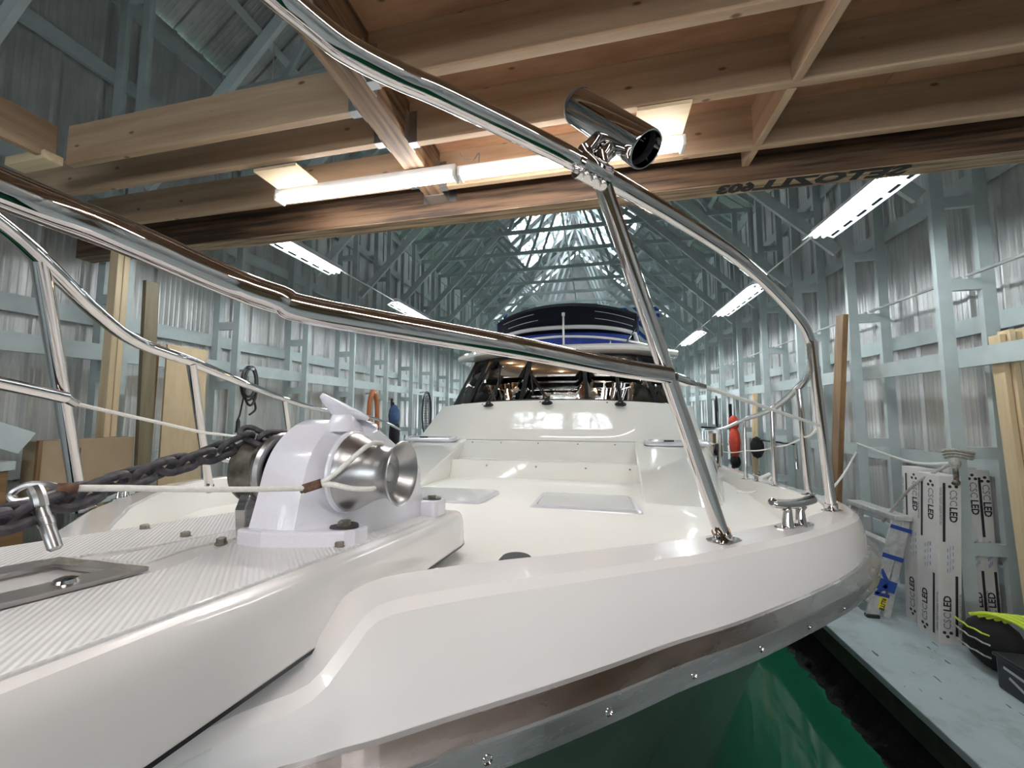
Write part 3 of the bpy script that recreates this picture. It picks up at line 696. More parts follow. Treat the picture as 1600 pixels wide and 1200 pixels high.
# ---- rails
RT = .0148
def rail(name, pts, r=RT, k=6, par=bo, m='steel', n=20): return MB().tube(smooth_path(pts, k), r, n).build(name, m, par)
TOPR = [(-.40, -.30, .42), (-.375, -.05, .42), (-.34, .14, .415), (-.305, .27, .410), (-.286, .308, .405), (-.262, .340, .397), (-.225, .385, .399), (-.178, .433, .402), (-.05, .537, .385), (.015, .592, .373), (.152, .775, .388), (.339, .998, .378), (.479, 1.145, .332), (.593, 1.266, .276), (.652, 1.345, .234), (.695, 1.42, .205), (.80, 1.66, .165), (.903, 1.971, .122), (1.0, 2.5, .027), (1.08, 3.2, -.048), (1.2, 4.1, -.142), (1.26, 4.9, -.185)]
top_r = rail('top_rail', TOPR)
TOPL = [(-.62, -.35, .42), (-.80, .0, .42), (-.93, .25, .395), (-1.005, .43, .335), (-1.03, .507, .292), (-1.077, .622, .221), (-1.139, .745, .180), (-1.178, .914, .152), (-1.30, 1.20, .113), (-1.516, 1.616, .075), (-1.681, 2.098, .024), (-1.95, 2.9, -.01), (-2.28, 3.9, -.10), (-2.38, 4.4, -.2)]
top_l = rail('top_rail', TOPL)
MIDR = [(-.44, -.30, .18), (-.425, .0, .172), (-.408, .177, .158), (-.378, .235, .145), (-.348, .294, .1285), (-.331, .3125, .121), (-.312, .327, .115), (-.286, .350, .107), (-.105, .484, .087), (.02, .597, .073), (.122, .695, .066)]
rail('mid_rail', MIDR)
MIDL = [(-.66, -.35, .17), (-.9, .1, .12), (-1.02, .36, .075), (-1.08, .50, .053), (-1.118, .605, .033)]
rail('mid_rail', MIDL, .0125)
def stanchion(base, top, r=RT*.92, flange=True):
    b, t = V(base), V(top); o = MB().tube([b, t], r, 18).build('stanchion', 'steel', bo)
    d = (t-b).normalized()
    f = MB()
    tt = V((.6, .75, -.07)).normalized() if b.x > BX else V((-.6, .75, -.07)).normalized(); sd = V((tt.y, -tt.x, 0)).normalized()
    f.prism([b+tt*a+sd*c-V((0, 0, .001)) for a, c in ((-.042, -.012), (-.03, -.021), (.03, -.021), (.042, -.012), (.042, .012), (.03, .021), (-.03, .021), (-.042, .012))], (0, 0, .004))
    fl_ = f.build('base_flange', 'steel', o, bevel=.0015)
    MB().tube([b, b+d*.022], r*1.22, 18).build('socket', 'steel', o)
    for a in (-.031, .031):
        p = b+tt*a; MB().lathe((p.x, p.y, p.z+.003), (0, 0, 1), [(0, .0062), (.003, .0055), (.0042, .0025), (.0044, 0)], 12).build('screw', 'steel', o)
    return o
def capz(y): return zcap(y)+.006
RB = (.237, .823, capz(.823)); stanchion(RB, (.012, .590, .372))
stanchion((.716, 1.405, capz(1.405)), (.660, 1.350, .228), .0135)
stanchion((.918, 1.97, capz(1.97)), (.900, 1.965, .12), .0125)
stanchion((.995, 2.49, capz(2.49)), (1.0, 2.5, .027), .0125)
stanchion((1.06, 3.12, capz(3.12)), (1.075, 3.15, -.045), .0125)
stanchion((1.20, 4.2, capz(4.2)), (1.2, 4.15, -.145), .0125)
LZ = -.012
stanchion((-1.253, .726, -.238), (-1.03, .505, .29))
stanchion((-1.40, 1.18, -.285), (-1.174, .908, .148), .0125)
stanchion((-1.62, 1.85, -.35), (-1.53, 1.65, .072), .0125)
stanchion((-1.93, 2.7, -.43), (-1.88, 2.68, -.002), .0125)
stanchion((-2.15, 3.45, -.46), (-2.12, 3.4, -.055), .0125)
# lifelines
def line(name, a, b, r, m, sag=0.): 
    P = [V(a).lerp(V(b), k/10)+V((0, 0, -sag*sin(pi*k/10))) for k in range(11)]; return MB().tube(P, r, 8).build(name, m, bo)
jr = V((.125, .70, .064)); tb = Rr(1100, 604, .735)
MB().tube([jr+V((.008, .004, -.001)), jr.lerp(tb, .45)], [.009, .009], 12).build('lifeline_fitting', 'steel', bo)
MB().tube([jr.lerp(tb, .42), tb], [.0055, .0055], 10).build('turnbuckle', 'rub', bo)
p2 = Rr(1281, 665, 1.19); line('lifeline', tb, p2, .0042, 'rope')
prev = p2
for px, py, d in ((1256, 683, 1.75), (1213, 698, 2.22), (1166, 704, 2.75), (1130, 706, 3.5)):
    q = Rr(px, py, d); line('lifeline', prev, q, .004, 'rope', .01); prev = q
jl = V((-1.118, .605, .033)); tl = Rr(118, 631, .85)
MB().tube([jl, tl], [.0095, .0085], 12).build('lifeline_fitting', 'rub', bo)
p2 = Rr(318, 676, 1.18); line('lifeline', tl, p2, .0045, 'rope'); p3 = Rr(450, 690, 1.9); line('lifeline', p2, p3, .004, 'rope')
# rod holder clamped to the rail
ra, rc = Rr(903, 166, .655), Rr(1010, 234, .555); d = (rc-ra).normalized(); L = (rc-ra).length
rh = MB().lathe(ra, d, [(0, .0), (0, .026), (.002, .0275), (L-.003, .0275), (L, .0268), (L, .0250), (L-.03, .0245), (.01, .0245), (.009, 0)], 40).build('rod_holder', 'steel', bo)
MB().lathe(ra, d, [(.012, 0), (.012, .0244), (L-.012, .0246)], 40).build('bore', 'steel_in', rh)
MB().lathe(ra-d*.003, d, [(0, .0), (0, .026), (.006, .0285), (.010, .0278)], 40).build('end_ring', 'rubber', rh)
q0 = Rr(914, 238, .575); q1 = ra.lerp(rc, .42)-_U2*.02
MB().tube([q0, q1], .0125, 16).build('clamp_stem', 'steel', rh)
q2 = Rr(934, 247, .575)+_R2*.004; q3 = ra.lerp(rc, .60)-_U2*.022
MB().tube([q2, q3], .0125, 16).build('clamp_stem', 'steel', rh)
MB().tube([ra.lerp(rc, .44)-_U2*.026, ra.lerp(rc, .58)-_U2*.026], .008, 10).build('clamp_saddle', 'steel', rh)
t0 = Rr(905, 257, .570); t1 = Rr(946, 279, .592); ax = (t1-t0).normalized()
MB().tube([t0, t1], .0195, 18).build('rail_clamp', 'steel', rh)
for k in (.2, .5, .82):
    p = t0.lerp(t1, k)-_U2*.012-_F*.012; MB().tube([p, p-_U2*.012-_F*.004], .0055, 6).build('clamp_bolt', 'steel', rh)
MB().tube([Rr(896, 262, .567), Rr(912, 270, .572)], .006, 10).build('clamp_hinge', 'steel', rh)
for px in (962, 992): pass

# ---- cleats, deck fittings
def cleat(c, t, sc_=1.):
    c = V(c); t = V(t).normalized(); mb = MB()
    for s in (-1, 1): mb.tube([c+t*s*.022*sc_, c+t*s*.020*sc_+V((0, 0, .028*sc_)), c+t*s*.026*sc_+V((0, 0, .036*sc_))], [.010*sc_, .007*sc_, .009*sc_], 12)
    P = [c+t*k*.068*sc_+V((0, 0, (.040+.006*k*k)*sc_)) for k in (-1, -.8, -.4, 0, .4, .8, 1)]
    mb.tube(smooth_path(P, 3), [ .0045*sc_]+[.0085*sc_]*17+[.0045*sc_], 12)
    o = mb.build('cleat', 'steel', bo)
    for s in (-1, 1):
        sd = V((t.y, -t.x, 0)); MB().prism([c+t*(s*.022*sc_)+t*a*sc_+sd*b*sc_ for a, b in ((-.028, -.008), (.028, -.008), (.034, 0), (.028, .008), (-.028, .008), (-.034, 0))], (0, 0, .005)).build('cleat_foot', 'steel', o, bevel=.001)
cleat((.452, 1.04, capz(1.04)), (.75, .62, -.05), 1.3)
cleat((-1.385, .90, -.255), (-.5, .8, -.05), .9)
cleat((1.03, 2.85, capz(2.85)), (.15, 1, -.1), 1.)
for x, y, z in ((-.163, .80, -.331), (-.058, .84, -.343)):
     o = MB().lathe((x, y, z), (0, 0, 1), [(0, .044), (.014, .044), (.022, .041), (.030, .036), (.036, .030), (.038, 0)], 40).build('foot_switch_cap', 'rubber', bo)
hexbolt(-.105, .542, zcap(.54)-.003, .0035, bo, name='snap_stud')

# ---- foredeck hatches
def hatch(cx, cy, wx, wy, z, slope, par=bo, name='deck_hatch', tilt=0.):
    def P(a, b, h): return V((cx+a, cy+b, z-slope*b+h))
    def ring(wx_, wy_, h, r=.05, n=5):
        out = []
        for sx, sy, a0 in ((1, -1, -90), (1, 1, 0), (-1, 1, 90), (-1, -1, 180)):
            for k in range(n+1):
                a = math.radians(a0+90*k/n); out.append(P(sx*(wx_-r)+r*cos(a), sy*(wy_-r)+r*sin(a), h))
        return out
    mb = MB(); R_ = [ring(wx, wy, 0), ring(wx, wy, .018), ring(wx-.008, wy-.008, .026), ring(wx-.035, wy-.035, .030), ring(wx-.036, wy-.036, .026)]
    mb.rows(R_, True, True); o = mb.build(name, 'alu', par)
    t = ring(wx-.036, wy-.036, .029); MB().add(t+ring(wx-.036, wy-.036, .010), [list(range(len(t)))]).build('lens', 'acryl', o)
    return o
hatch(-.065, 2.38, .30, .285, -.545, .055); hatch(-.955, 2.38, .30, .285, -.545, .055)

# ---- cabin: ramps beside the recessed seat, sloping front, sides
cb = MB()
def sgnpts(f):
    for s in (1, -1): cb.rows([[V((BX+s*p[0], p[1], p[2])) for p in r] for r in f], True)
inX = .90
ramp_ = []
for k in range(9):
    t = k/8; y = 2.48+(4.12-2.48)*t; z = -.58+(-.287+.58)*(t**.92)
    xo = 1.26+(1.60-1.26)*t; ix = .80+.10*t; row = [(ix-.012, y, -.66), (ix-.008, y, z-.012), (ix+.004, y, z), (ix+.2, y, z+.004), (xo-.16, y, z), (xo-.07, y, z-.008), (xo-.02, y, z-.035), (xo+.015, y, z-.09), (xo+.05+.03*t, y+.03, z-.2), (xo+.10+.03*t, y+.06, z-.42)]
    ramp_.append(row)
ramp_ = [[(p[0], p[1]-.06, -.66) for p in ramp_[0]]]+ramp_
sgnpts(ramp_)
# sloping front under the windscreen, wrapping into the cabin sides
fr = []
N = 24
CX = -.42
for t in (-.02, 0, .04, .15, .35, .6, .85, .97, 1.0):
    row = []
    for k in range(N+1):
        u = -1+2*k/N; au = abs(u); tt = max(t, 0); hw = 1.63-.155*tt; cx = BX+(CX-BX)*tt
        y0 = 4.175+.32*max(0, (au-.5)/.5)**2.2; y1 = 4.196+.42*max(0, (au-.36)/.64)**2
        row.append(V((cx+u*hw, y0+(y1-y0)*tt-(.05 if t < 0 else .012*(1-min(1, t/.15))), -.287+(.435-.062*au**2)*tt)))
    fr.append(row)
cb.rows(fr, True)
for s in (0, -1):
    e = [r[s] for r in fr]; sg = 1 if s else -1
    side = [e]+[[V((p.x+sg*(.015+.06*q), p.y+.02, p.z-.0-q)) for p in e] for q in (.05, .25, .55)]
    cb.rows(side, True)
# cabin sides aft
for sg in (1, -1):
    cb.rows([[V((BX+sg*x, y, z)) for x, z in ((1.40, .09), (1.43, .0), (1.60, -.3), (1.66, -.7))] for y in (4.62, 5.2, 7, 9, 10.4)], True)
cab = cb.build('cabin_trunk', 'gel_cabin', bo)
se = MB()
prof = [(4.18, -.287), (4.10, -.290), (4.06, -.30), (3.80, -.452), (3.775, -.456), (3.58, -.444), (3.565, -.450), (3.50, -.60), (3.46, -.64)]
se.rows([[V((BX+x, y, z)) for x in (-inX, -inX/2, 0, inX/2, inX)] for y, z in prof], False)
seat = se.build('seat_recess', 'gel_cabin', cab)
def dots(pts, par, r=.009):
    for p in pts: MB().lathe(p, (0, -.5, .86), [(0, r), (.004, r*.9), (.005, 0)], 10).build('snap_stud', 'bolt', par)
dots([(BX+x, 4.035, -.312) for x in (-.80, -.48, -.08, .33, .70)]+[(BX+x, 3.545, -.488) for x in (-.86, -.50, -.03, .42, .80)], seat)
for x in (-1.02, .985):
    p = V((BX+x, 4.0, -.30)); dots([p], seat)
for sx in (-1, 1):
    hatch(BX+sx*1.28, 4.03, .30, .085, -.292, -.17, name='ledge_hatch')
    MB().box((BX+sx*1.28-.12, 3.985, -.268), (BX+sx*1.28-.03, 4.01, -.255)).build('hatch_catch', 'blackpl', bo)

# the house is drawn larger and farther aft, then moved nearer and shrunk to the same image outline, about the middle of the windscreen sill
XF[0] = lambda p: V((CX+.81*(p.x-BX), 4.235+.81*(p.y-5.235), .150+.81*(p.z-.185)))
# ---- windscreen: five raked panes between black mullions
def wsb(u): # base curve, u in -1..1
    au = abs(u); return V((BX+u*1.68, 5.235+.62*max(0, (au-.35)/.65)**2, .185-.075*au**2))
def wst(u):
    au = abs(u); return V((BX+u*1.46, 5.80+.52*max(0, (au-.35)/.65)**2, .90-.03*au**2))
us = [-1, -.80, -.29, .245, .80, 1.0]
wf_ = empty('windscreen', (BX, 5.3, .1)); setpar(wf_, bo)
for a, b in zip(us, us[1:]):
    n = 6; rows = [[wsb(a+(b-a)*k/n).lerp(wst(a+(b-a)*k/n), t) for k in range(n+1)] for t in (0, .5, 1)]
    MB().rows(rows, True).build('pane', 'pane', wf_, solid=.006)
for u in us:
    p, q = wsb(u), wst(u); MB().bar(p+V((0, -.012, 0)), q+V((0, -.012, 0)), .055, .03, (0, -1, .7)).build('mullion', 'winframe', wf_)
for f, nm, h in ((wsb, 'bottom_frame', .035), (wst, 'top_frame', .07)):
    P = [f(-1+2*k/24)+V((0, -.012, 0)) for k in range(25)]; MB().rows([[p+V((0, -.008, h/2)) for p in P], [p+V((0, -.01, -h/2)) for p in P], [p+V((0, .03, -h/2)) for p in P], [p+V((0, .03, h/2)) for p in P]], False).build(nm, 'winframe', wf_)
def wiper(u, du, bl):
    b = wsb(u)+V((0, -.10, -.028)); o = MB().lathe(b-V((0, 0, .02)), (0, -.35, .93), [(0, .075), (.015, .07), (.03, .04), (.05, .03), (.06, 0)], 20).build('wiper', 'blackpl', bo)
    e = wsb(u+du).lerp(wst(u+du), .52)+V((0, -.07, .0))
    for k in (-.018, .018): MB().tube([b+V((k, 0, .03)), e+V((k*.6, 0, 0))], .010, 8).build('wiper_arm', 'blackpl', o)
    f0 = e.lerp(wsb(u+du-.02), .0)+V((-.02, -.01, .16)); f1 = wsb(u+du*bl).lerp(wst(u+du*bl), .12)+V((0, -.04, 0))
    MB().tube([f0, f1], .012, 6).build('wiper_blade', 'blackpl', o)
wiper(-.56, .04, 1.0); wiper(-.065, -.17, .75); wiper(.50, .02, 1.0)
for u in (-.62, -.12, .40):
    p = wsb(u)+V((0, -.10, -.03)); MB().lathe(p, (0, -.35, .93), [(0, .012), (.008, .01), (.009, 0)], 10).build('washer_jet', 'blackpl', bo)
# ---- cabin interior seen through the glass
def lamp_at(x, y, z):
    L = bpy.data.lights.new('downlight_bulb', 'POINT'); L.energy = 3; L.color = (1, .72, .45); L.shadow_soft_size = .04
    o = bpy.data.objects.new('downlight_bulb', L); COL.objects.link(o); o.location = XF[0](V((x, y, z)))+V((0, 0, H))
ci = empty('cabin_interior', (BX, 7.5, 0)); setpar(ci, bo)
MB().box((BX-1.5, 5.6, -.05), (BX+1.5, 6.3, .15)).build('dashboard', 'gel_deck', ci, bevel=.02)
MB().box((BX-1.62, 6.0, .93), (BX+1.62, 11.0, .98)).build('headliner', 'headliner', ci)
for a, b, z0, z1 in ((-1.7, -.55, -.7, .93), (.15, .55, -.7, .93), (.55, 1.7, -.7, .22), (.55, 1.7, .62, .93), (.85, .97, .22, .62), (1.3, 1.7, .22, .62), (-.55, .15, .72, .93)):
    MB().box((BX+a, 8.9, z0), (BX+b, 8.95, z1)).build('bulkhead_panel', 'teakdark', ci)
for s in (-1, 1):
    MB().box((BX+s*1.66-.02, 6.4, -.7), (BX+s*1.66+.02, 11.2, .30)).build('side_lining', 'teakdark', ci)
    for y in (6.9, 8.2, 9.5, 10.8): MB().box((BX+s*1.62-.03, y, .30), (BX+s*1.62+.03, y+.16, .93)).build('window_post', 'winframe', ci)
for x, y in ((-1.0, 6.9), (-.9, 7.4), (-.8, 7.9), (.66, 6.6), (.75, 8.5), (-.2, 8.5)): MB().lathe((BX+x, y, .928), (0, 0, -1), [(0, .035), (.004, .035), (.005, 0)], 12).build('downlight', 'warm', ci); lamp_at(x+BX, y, .88)
MB().ball((BX+.72, 6.75, .33), .16, (1.1, .8, .75)).build('helm_seat_back', 'blackfab', ci)
for x in (-.30, -.12): MB().tube([(BX+x, 6.4, .1), (BX+x, 6.4, .38), (BX+x+.09 if x < -.2 else BX+x-.09, 6.4, .43)], .03, 8).build('seat_frame', 'blackpl', ci)

# ---- hardtop brim, flying bridge
ht = MB(); rows = []
def brim(u, t, z):  # plan of the brim
    au = abs(u); return V((BX+u*1.76, 5.42+.75*max(0, (au-.3)/.7)**2.4+t, z))
N = 28
for t, z in ((.55, .90), (.10, .885), (.02, .90), (-.005, .925), (.01, .955), (.05, .985), (.30, 1.035), (.75, 1.06)):
    rows.append([brim(-1+2*k/N, t, z-.02*(abs(-1+2*k/N))**2) for k in range(N+1)])
ht.rows(rows, True)
for s in (1, -1):
    ht.rows([[V((BX+s*(1.76-o), y, z)) for o, z in ((.3, .86), (.02, .865), (0, .90), (.03, .95), (.12, .99), (.5, 1.0))] for y in (6.15, 7.5, 11.2)], True)
ht.add([(BX-1.5, 6.0, .995), (BX+1.5, 6.0, .995), (BX+1.5, 11.2, .995), (BX-1.5, 11.2, .995)], [[0, 1, 2, 3]])
ht.build('hardtop', 'gel_cabin', bo, sharp=.4)
fb = MB(); rows = []
def cu(u, w, y0, curve, z): au = abs(u); return V((BX+u*w, y0+curve*au**2.2, z))
fb.rows([[cu(-1+2*k/N, 1.45, 5.95+t, .8, z) for k in range(N+1)] for t, z in ((-.14, 1.0), (-.08, 1.05), (.02, 1.085), (.12, 1.09), (.14, 1.02))], True)
fb.build('flybridge_coaming', 'gel_cabin', bo)
MB().tube([cu(-1+2*k/N, 1.40, 6.0, .9, 1.21-.025*abs(-1+2*k/N)) for k in range(N+1)], .020, 10).build('flybridge_rail', 'gel', bo)
for u in (-.95, -.6, .55, .78, .95): MB().tube([cu(u, 1.40, 6.0, .9, 1.06), cu(u, 1.40, 6.0, .9, 1.2)], .014, 8).build('rail_post', 'steel', bo)
MB().rows([[cu(-.80+1.66*k/N, 1.3, 6.45, .6, z) for k in range(N+1)] for z in (1.04, 1.2, 1.36)], True).build('instrument_cover', 'blue', bo, solid=.01)
vf = [cu(-.90+1.82*k/N, 1.32, 6.42, .6, 1.38+.07*(1-abs(-.90+1.82*k/N)**4)) for k in range(N+1)]
vf = [cu(-.95, 1.32, 6.42, .6, 1.12)]+vf+[cu(.98, 1.32, 6.42, .6, 1.12)]
MB().tube(vf, .035, 10).build('venturi_frame', 'gel', bo)
# canopy
bi = MB(); rows = []
for y, zt, zs_ in ((6.72, 1.42, 0), (6.60, 1.62, 0), (6.70, 1.88, 0), (7.0, 2.02, 0), (7.6, 2.08, 0), (9.2, 2.08, 0)):
    rows.append([V((BX+u*(1.20+.10*min(1, (zt-1.5)/.4)), y+.35*u*u, zt-.17*abs(u)**2.2*(1 if zt > 1.6 else .25))) for u in [-1+2*k/20 for k in range(21)]])
bi.rows(rows, True)
for s in (0, -1):
    e = [r[s] for r in rows]; sg = -1 if s == 0 else 1
    bi.rows([e, [V((p.x+sg*.0, p.y+.05, min(p.z, 1.48)-.06)) for p in e]], True)
can = bi.build('bimini_canopy', 'navy', bo, solid=.012, label='dark navy canvas canopy over the flying bridge')
for u0, u1, z in ((-.90, -.42, 1.80), (-.80, -.35, 1.66), (.42, .95, 1.80), (.42, .92, 1.66)):
    P = []
    for k in range(7):
        u = u0+(u1-u0)*k/6; t = (z-1.62)/.22; y = 6.60+.10*max(t, 0); P.append(V((BX+u*1.28, y+.35*u*u-.03, z-.17*abs(u)**2.2)))
    MB().tube(P, .005, 6).build('piping', 'rope', can)
for s in (-1, 1):
    MB().tube([(BX+s*1.25, 6.95, 1.52), (BX+s*1.0, 6.3, 1.10)], .014, 8).build('canopy_strut', 'steel', bo)
    MB().rows([[V((BX+s*1.27, 7.0, z)), V((BX+s*1.30, 9.0, z))] for z in (1.1, 1.75)], False).build('side_curtain', 'blue', bo, solid=.008)
MB().tube([(BX+.06, 5.86, 1.04), (BX+.06, 5.86, 1.50)], .017, 8).build('antenna', 'gel', bo)
MB().lathe((BX+.06, 5.86, 1.50), (0, 0, 1), [(0, .026), (.05, .026), (.06, 0)], 12).build('antenna_cap', 'gel', bo)
XF[0] = None
# ------------------------------------------------------------------ anchor chain and its lanyard
ch = empty('anchor_chain', Rr(200, 745, .42), label='dark weathered anchor chain running from the windlass chainwheel to the bow roller', category='chain')
gcy = gc+V((-.030, 0, 0)); rad = .049
cp = [gcy+V((0, cos(a)*rad, sin(a)*rad)) for a in [math.radians(d) for d in (-60, -20, 20, 55, 85, 110)]]+[Rr(395, 681, .585), Rr(372, 691, .565), Rr(330, 710, .53), Rr(270, 727, .475), Rr(215, 744, .43), Rr(150, 765, .385), Rr(60, 795, .33), Rr(0, 814, .30), Rr(-70, 836, .27)]
cpath = smooth_path(cp, 10)
def stadium(half, w2, n=7):
    out = []
    for sx, a0 in ((1, -90), (-1, 90)):
        for k in range(n+1):
            a = math.radians(a0+180*k/n); out.append(V((sx*half+w2*cos(a), w2*sin(a), 0)))
    return out
L0 = None; d = 0; nxt = .008; k = 0
for p, q in zip(cpath, cpath[1:]):
    L = (q-p).length
    while nxt <= d+L:
        c = p.lerp(q, (nxt-d)/L); t = (q-p).normalized()
        if L0 is None:
            L0 = MB().tube(stadium(.0130, .0105), .0044, 10, closed=True).build('link', 'chain', ch, origin=(0, 0, 0)); L0.location = (0, 0, 0); o = L0
        else: o = L0.copy(); COL.objects.link(o)
        up = V((0, 0, 1)); sd = t.cross(up).normalized(); u2 = sd.cross(t)
        a = math.radians(38 if k % 2 else 128)+random.uniform(-.12, .12); yv = sd*cos(a)+u2*sin(a); zv = t.cross(yv)
        mm = Matrix((t, yv, zv)).transposed().to_4x4(); mm.translation = c+V((0, 0, H))-wloc(ch); o.matrix_basis = mm
        k += 1; nxt += .0292
    d += L
ln = empty('chain_lanyard', Rr(300, 765, .43), label='white rope lanyard with steel hook, tied from the chain round the windlass drum', category='rope')
hx = lambda px: 1/(1/.345+(1/.495-1/.345)*(px-95)/(482-95))
MB().tube(smooth_path([Rr(px, 763+(1.5 if 200 < px < 420 else 0), hx(px)) for px in (118, 200, 300, 400, 482)], 4), .0033, 10).build('rope', 'rope', ln)
MB().tube(smooth_path([Rr(95, 764, .345), Rr(75, 757, .340), Rr(45, 757, .335), Rr(24, 766, .332), Rr(17, 775, .330), Rr(27, 783, .330), Rr(60, 777, .335), Rr(95, 767, .345)], 5), .0028, 8).build('thimble_loop', 'cast', ln)
MB().tube([Rr(88, 764, .342), Rr(122, 763, .352)], .0052, 10).build('whipping', 'whip', ln)
a, b = Rr(62, 788, .322), Rr(86, 856, .318)
MB().lathe(a, b-a, [(-.004, 0), (-.002, .0045), (.012, .0046), (.0125, .0052), (.019, .0052), (.0195, .0046), ((b-a).length, .0046), ((b-a).length+.002, .003), ((b-a).length+.002, 0)], 16).build('hook_pin', 'cast', ln)
MB().tube(smooth_path([Rr(55, 765, .325), Rr(60, 775, .322), Rr(64, 792, .321)], 3), .005, 10).build('hook_eye', 'cast', ln)
MB().tube([Rr(474, 764, .493), Rr(502, 755, .500)], .006, 10).build('whipping', 'whip', ln)
MB().tube([Rr(470, 768, .492), Rr(485, 763, .494)], .0028, 8).build('rope_end', 'whip', ln)
MB().tube(smooth_path([Rr(498, 756, .500), Rr(520, 743, .505), Rr(552, 715, .513), Rr(572, 698, .524), Rr(586, 692, .545), Rr(597, 693, .575)], 4), .0034, 10).build('rope', 'rope', ln)
MB().tube(smooth_path([Rr(500, 757, .500), Rr(520, 757, .503), Rr(548, 763, .506), Rr(580, 764, .520), Rr(592, 759, .545)], 4), .0034, 10).build('rope', 'rope', ln)

# ------------------------------------------------------------------ cartons
def lean_box(name, x0, x1, y0, y1, z0, z1, lx, label, group, m='carton', ly=0.):
    """upright carton, its top shifted by (lx, ly)"""
    r = empty(name, ((x0+x1)/2, (y0+y1)/2, z0), label=label, category='box', group=group)
    S = V((lx, ly, 0)); lo_ = [(x0, y0, z0), (x1, y0, z0), (x1, y1, z0), (x0, y1, z0)]
    vs = [V(p) for p in lo_]+[V((p[0], p[1], z1))+S for p in lo_]
    MB().add(vs, [[0, 3, 2, 1], [4, 5, 6, 7], [0, 1, 5, 4], [1, 2, 6, 5], [2, 3, 7, 6], [3, 0, 4, 7]]).build('carton_body', m, r, bevel=.003)
    return r
def led_print(r, face, x0, x1, y0, y1, z0, z1, lx, shade=False):
    up = V((lx, 0, z1-z0)).normalized(); Hh = z1-z0
    def P(u, h):  # u across the face (0 = left as seen), h = height fraction
        b = V((x0, y1+(y0-y1)*u, z0)) if face == 'x' else V((x0+(x1-x0)*u, y0, z0))
        return b+V((lx, 0, Hh))*h+(V((-.0012, 0, 0)) if face == 'x' else V((0, -.0012, 0)))
    right = V((0, -1, 0)) if face == 'x' else V((1, 0, 0)); W = (y1-y0) if face == 'x' else (x1-x0)
    dn = -up
    for flip in (False, True):
        f = (lambda u, h: P(1-u, 1-h)) if flip else P
        xd, yd = (up, -right) if flip else (dn, right)
        uL = .62
        nrm = V((-1, 0, 0)) if face == 'x' else V((0, -1, 0))
        mb = MB()
        for du, dh in ((0, 0), (-.10*.2/W, .022), (.10*.2/W, .022)):
            c = f(uL+du, .955-dh); mb.lathe(c, nrm, [(-.0005, 0), (-.0005, .011), (.0008, .011), (.0008, 0)], 14)
        mb.build('logo', 'ink', r, kind='stuff')
        text('CSC', .066, 'lettering', 'inkthin', r, frame(f(uL, .915), xd, yd))
        text('LED', .066, 'lettering', 'ink', r, frame(f(uL, .81), xd, yd), bold=.0018)
        text('VAPOR TIGHT LINEAR FIXTURE', .020, 'lettering', 'inkthin', r, frame(f(.06, .93), xd, yd))
        p, q = f(.22, .955), f(.22, .60); MB().bar(p, q, .016, .0016, nrm).build('printed_bar', 'ink', r)
        mb = MB()
        for h in (.58, .54, .50, .46): mb.bar(f(uL, h), f(uL, h-.022), .006, .001, nrm); mb.bar(f(uL-.1, h), f(uL-.1, h-.03), .002, .001, nrm)
        mb.build('printed_diagram', 'inkblue', r, kind='stuff')
G = 'light fixture cartons on the dock'
for args in (('light_carton', 2.475, 2.615, 3.60, 3.80, -1.7, -.465, .085, 'white lettered light carton leaning beside the ladder, front one with its narrow side showing'),
             ('light_carton', 2.545, 2.665, 3.81, 4.02, -1.7, -.445, .05, 'white lettered light carton half hidden behind the step ladder, under the grey rope'),):
    r = lean_box(*args[:8], args[8], G); led_print(r, 'x', *args[1:8])
    if args[3] < 3.7: led_print(r, 'y', *args[1:8])
r = lean_box('light_carton', 2.785, 2.875, 3.70, 3.88, -1.7, -.41, 0, 'shaded white carton standing inside the wall frame, right behind the roped post', G); led_print(r, 'y', 2.785, 2.875, 3.70, 3.88, -1.7, -.41, 0)
r = lean_box('light_carton', 2.88, 2.968, 3.72, 3.9, -1.7, -.43, 0, 'shaded white carton inside the wall frame, between its twin and the sheet metal', G); led_print(r, 'y', 2.88, 2.968, 3.72, 3.9, -1.7, -.43, 0)
r = lean_box('light_carton', 2.50, 2.64, 4.58, 4.80, -1.7, -1.02, .03, 'short white carton behind the steps of the ladder', G); led_print(r, 'x', 2.50, 2.64, 4.58, 4.80, -1.7, -1.02, .03)

# ------------------------------------------------------------------ step ladder
ld = empty('step_ladder', (2.38, 4.2, -1.7), label='scuffed aluminium step ladder with blue tape on its side rails', category='ladder')
def LX(z, o=0): return 2.245+o+(z+1.7)*.30
for y in (3.93, 4.50):
    s = 1 if y < 4.2 else -1
    rl = MB().bar((LX(-1.7), y, -1.7), (LX(-.88), y, -.88), .004, .090, (1, 0, -.3)); rl.bar((LX(-1.7, -.036), y+s*.012, -1.7), (LX(-.88, -.036), y+s*.012, -.88), .026, .004, (1, 0, -.3)); rl.bar((LX(-1.7, .036), y+s*.012, -1.7), (LX(-.88, .036), y+s*.012, -.88), .026, .004, (1, 0, -.3))
    rl.build('side_rail', 'ladder', ld)
    MB().bar((LX(-1.7, .10)+.02, y+.03*s, -1.7), (LX(-.88, .05), y+.01*s, -.90), .030, .05, (1, 0, -.3)).build('rear_leg', 'ladder', ld, bevel=.003)
    for z, h in ((-.96, .03), (-1.20, .035), (-1.43, .09)):
        if y < 4.2: MB().bar((LX(z-h/2, .03), y-.004, z-h/2), (LX(z+h/2, .03), y-.004, z+h/2), .006, .15, (1, 0, -.3)).build('tape_wrap', 'bluetape', ld)
    MB().box((LX(-1.7)-.04, y-.02, -1.7), (LX(-1.7)+.05, y+.02, -1.675)).build('foot', 'rubber', ld)
for z in (-1.58, -1.34, -1.10):
    MB().bar((LX(z), 3.93, z), (LX(z), 4.50, z), .085, .028).build('step', 'ladder', ld, bevel=.004)
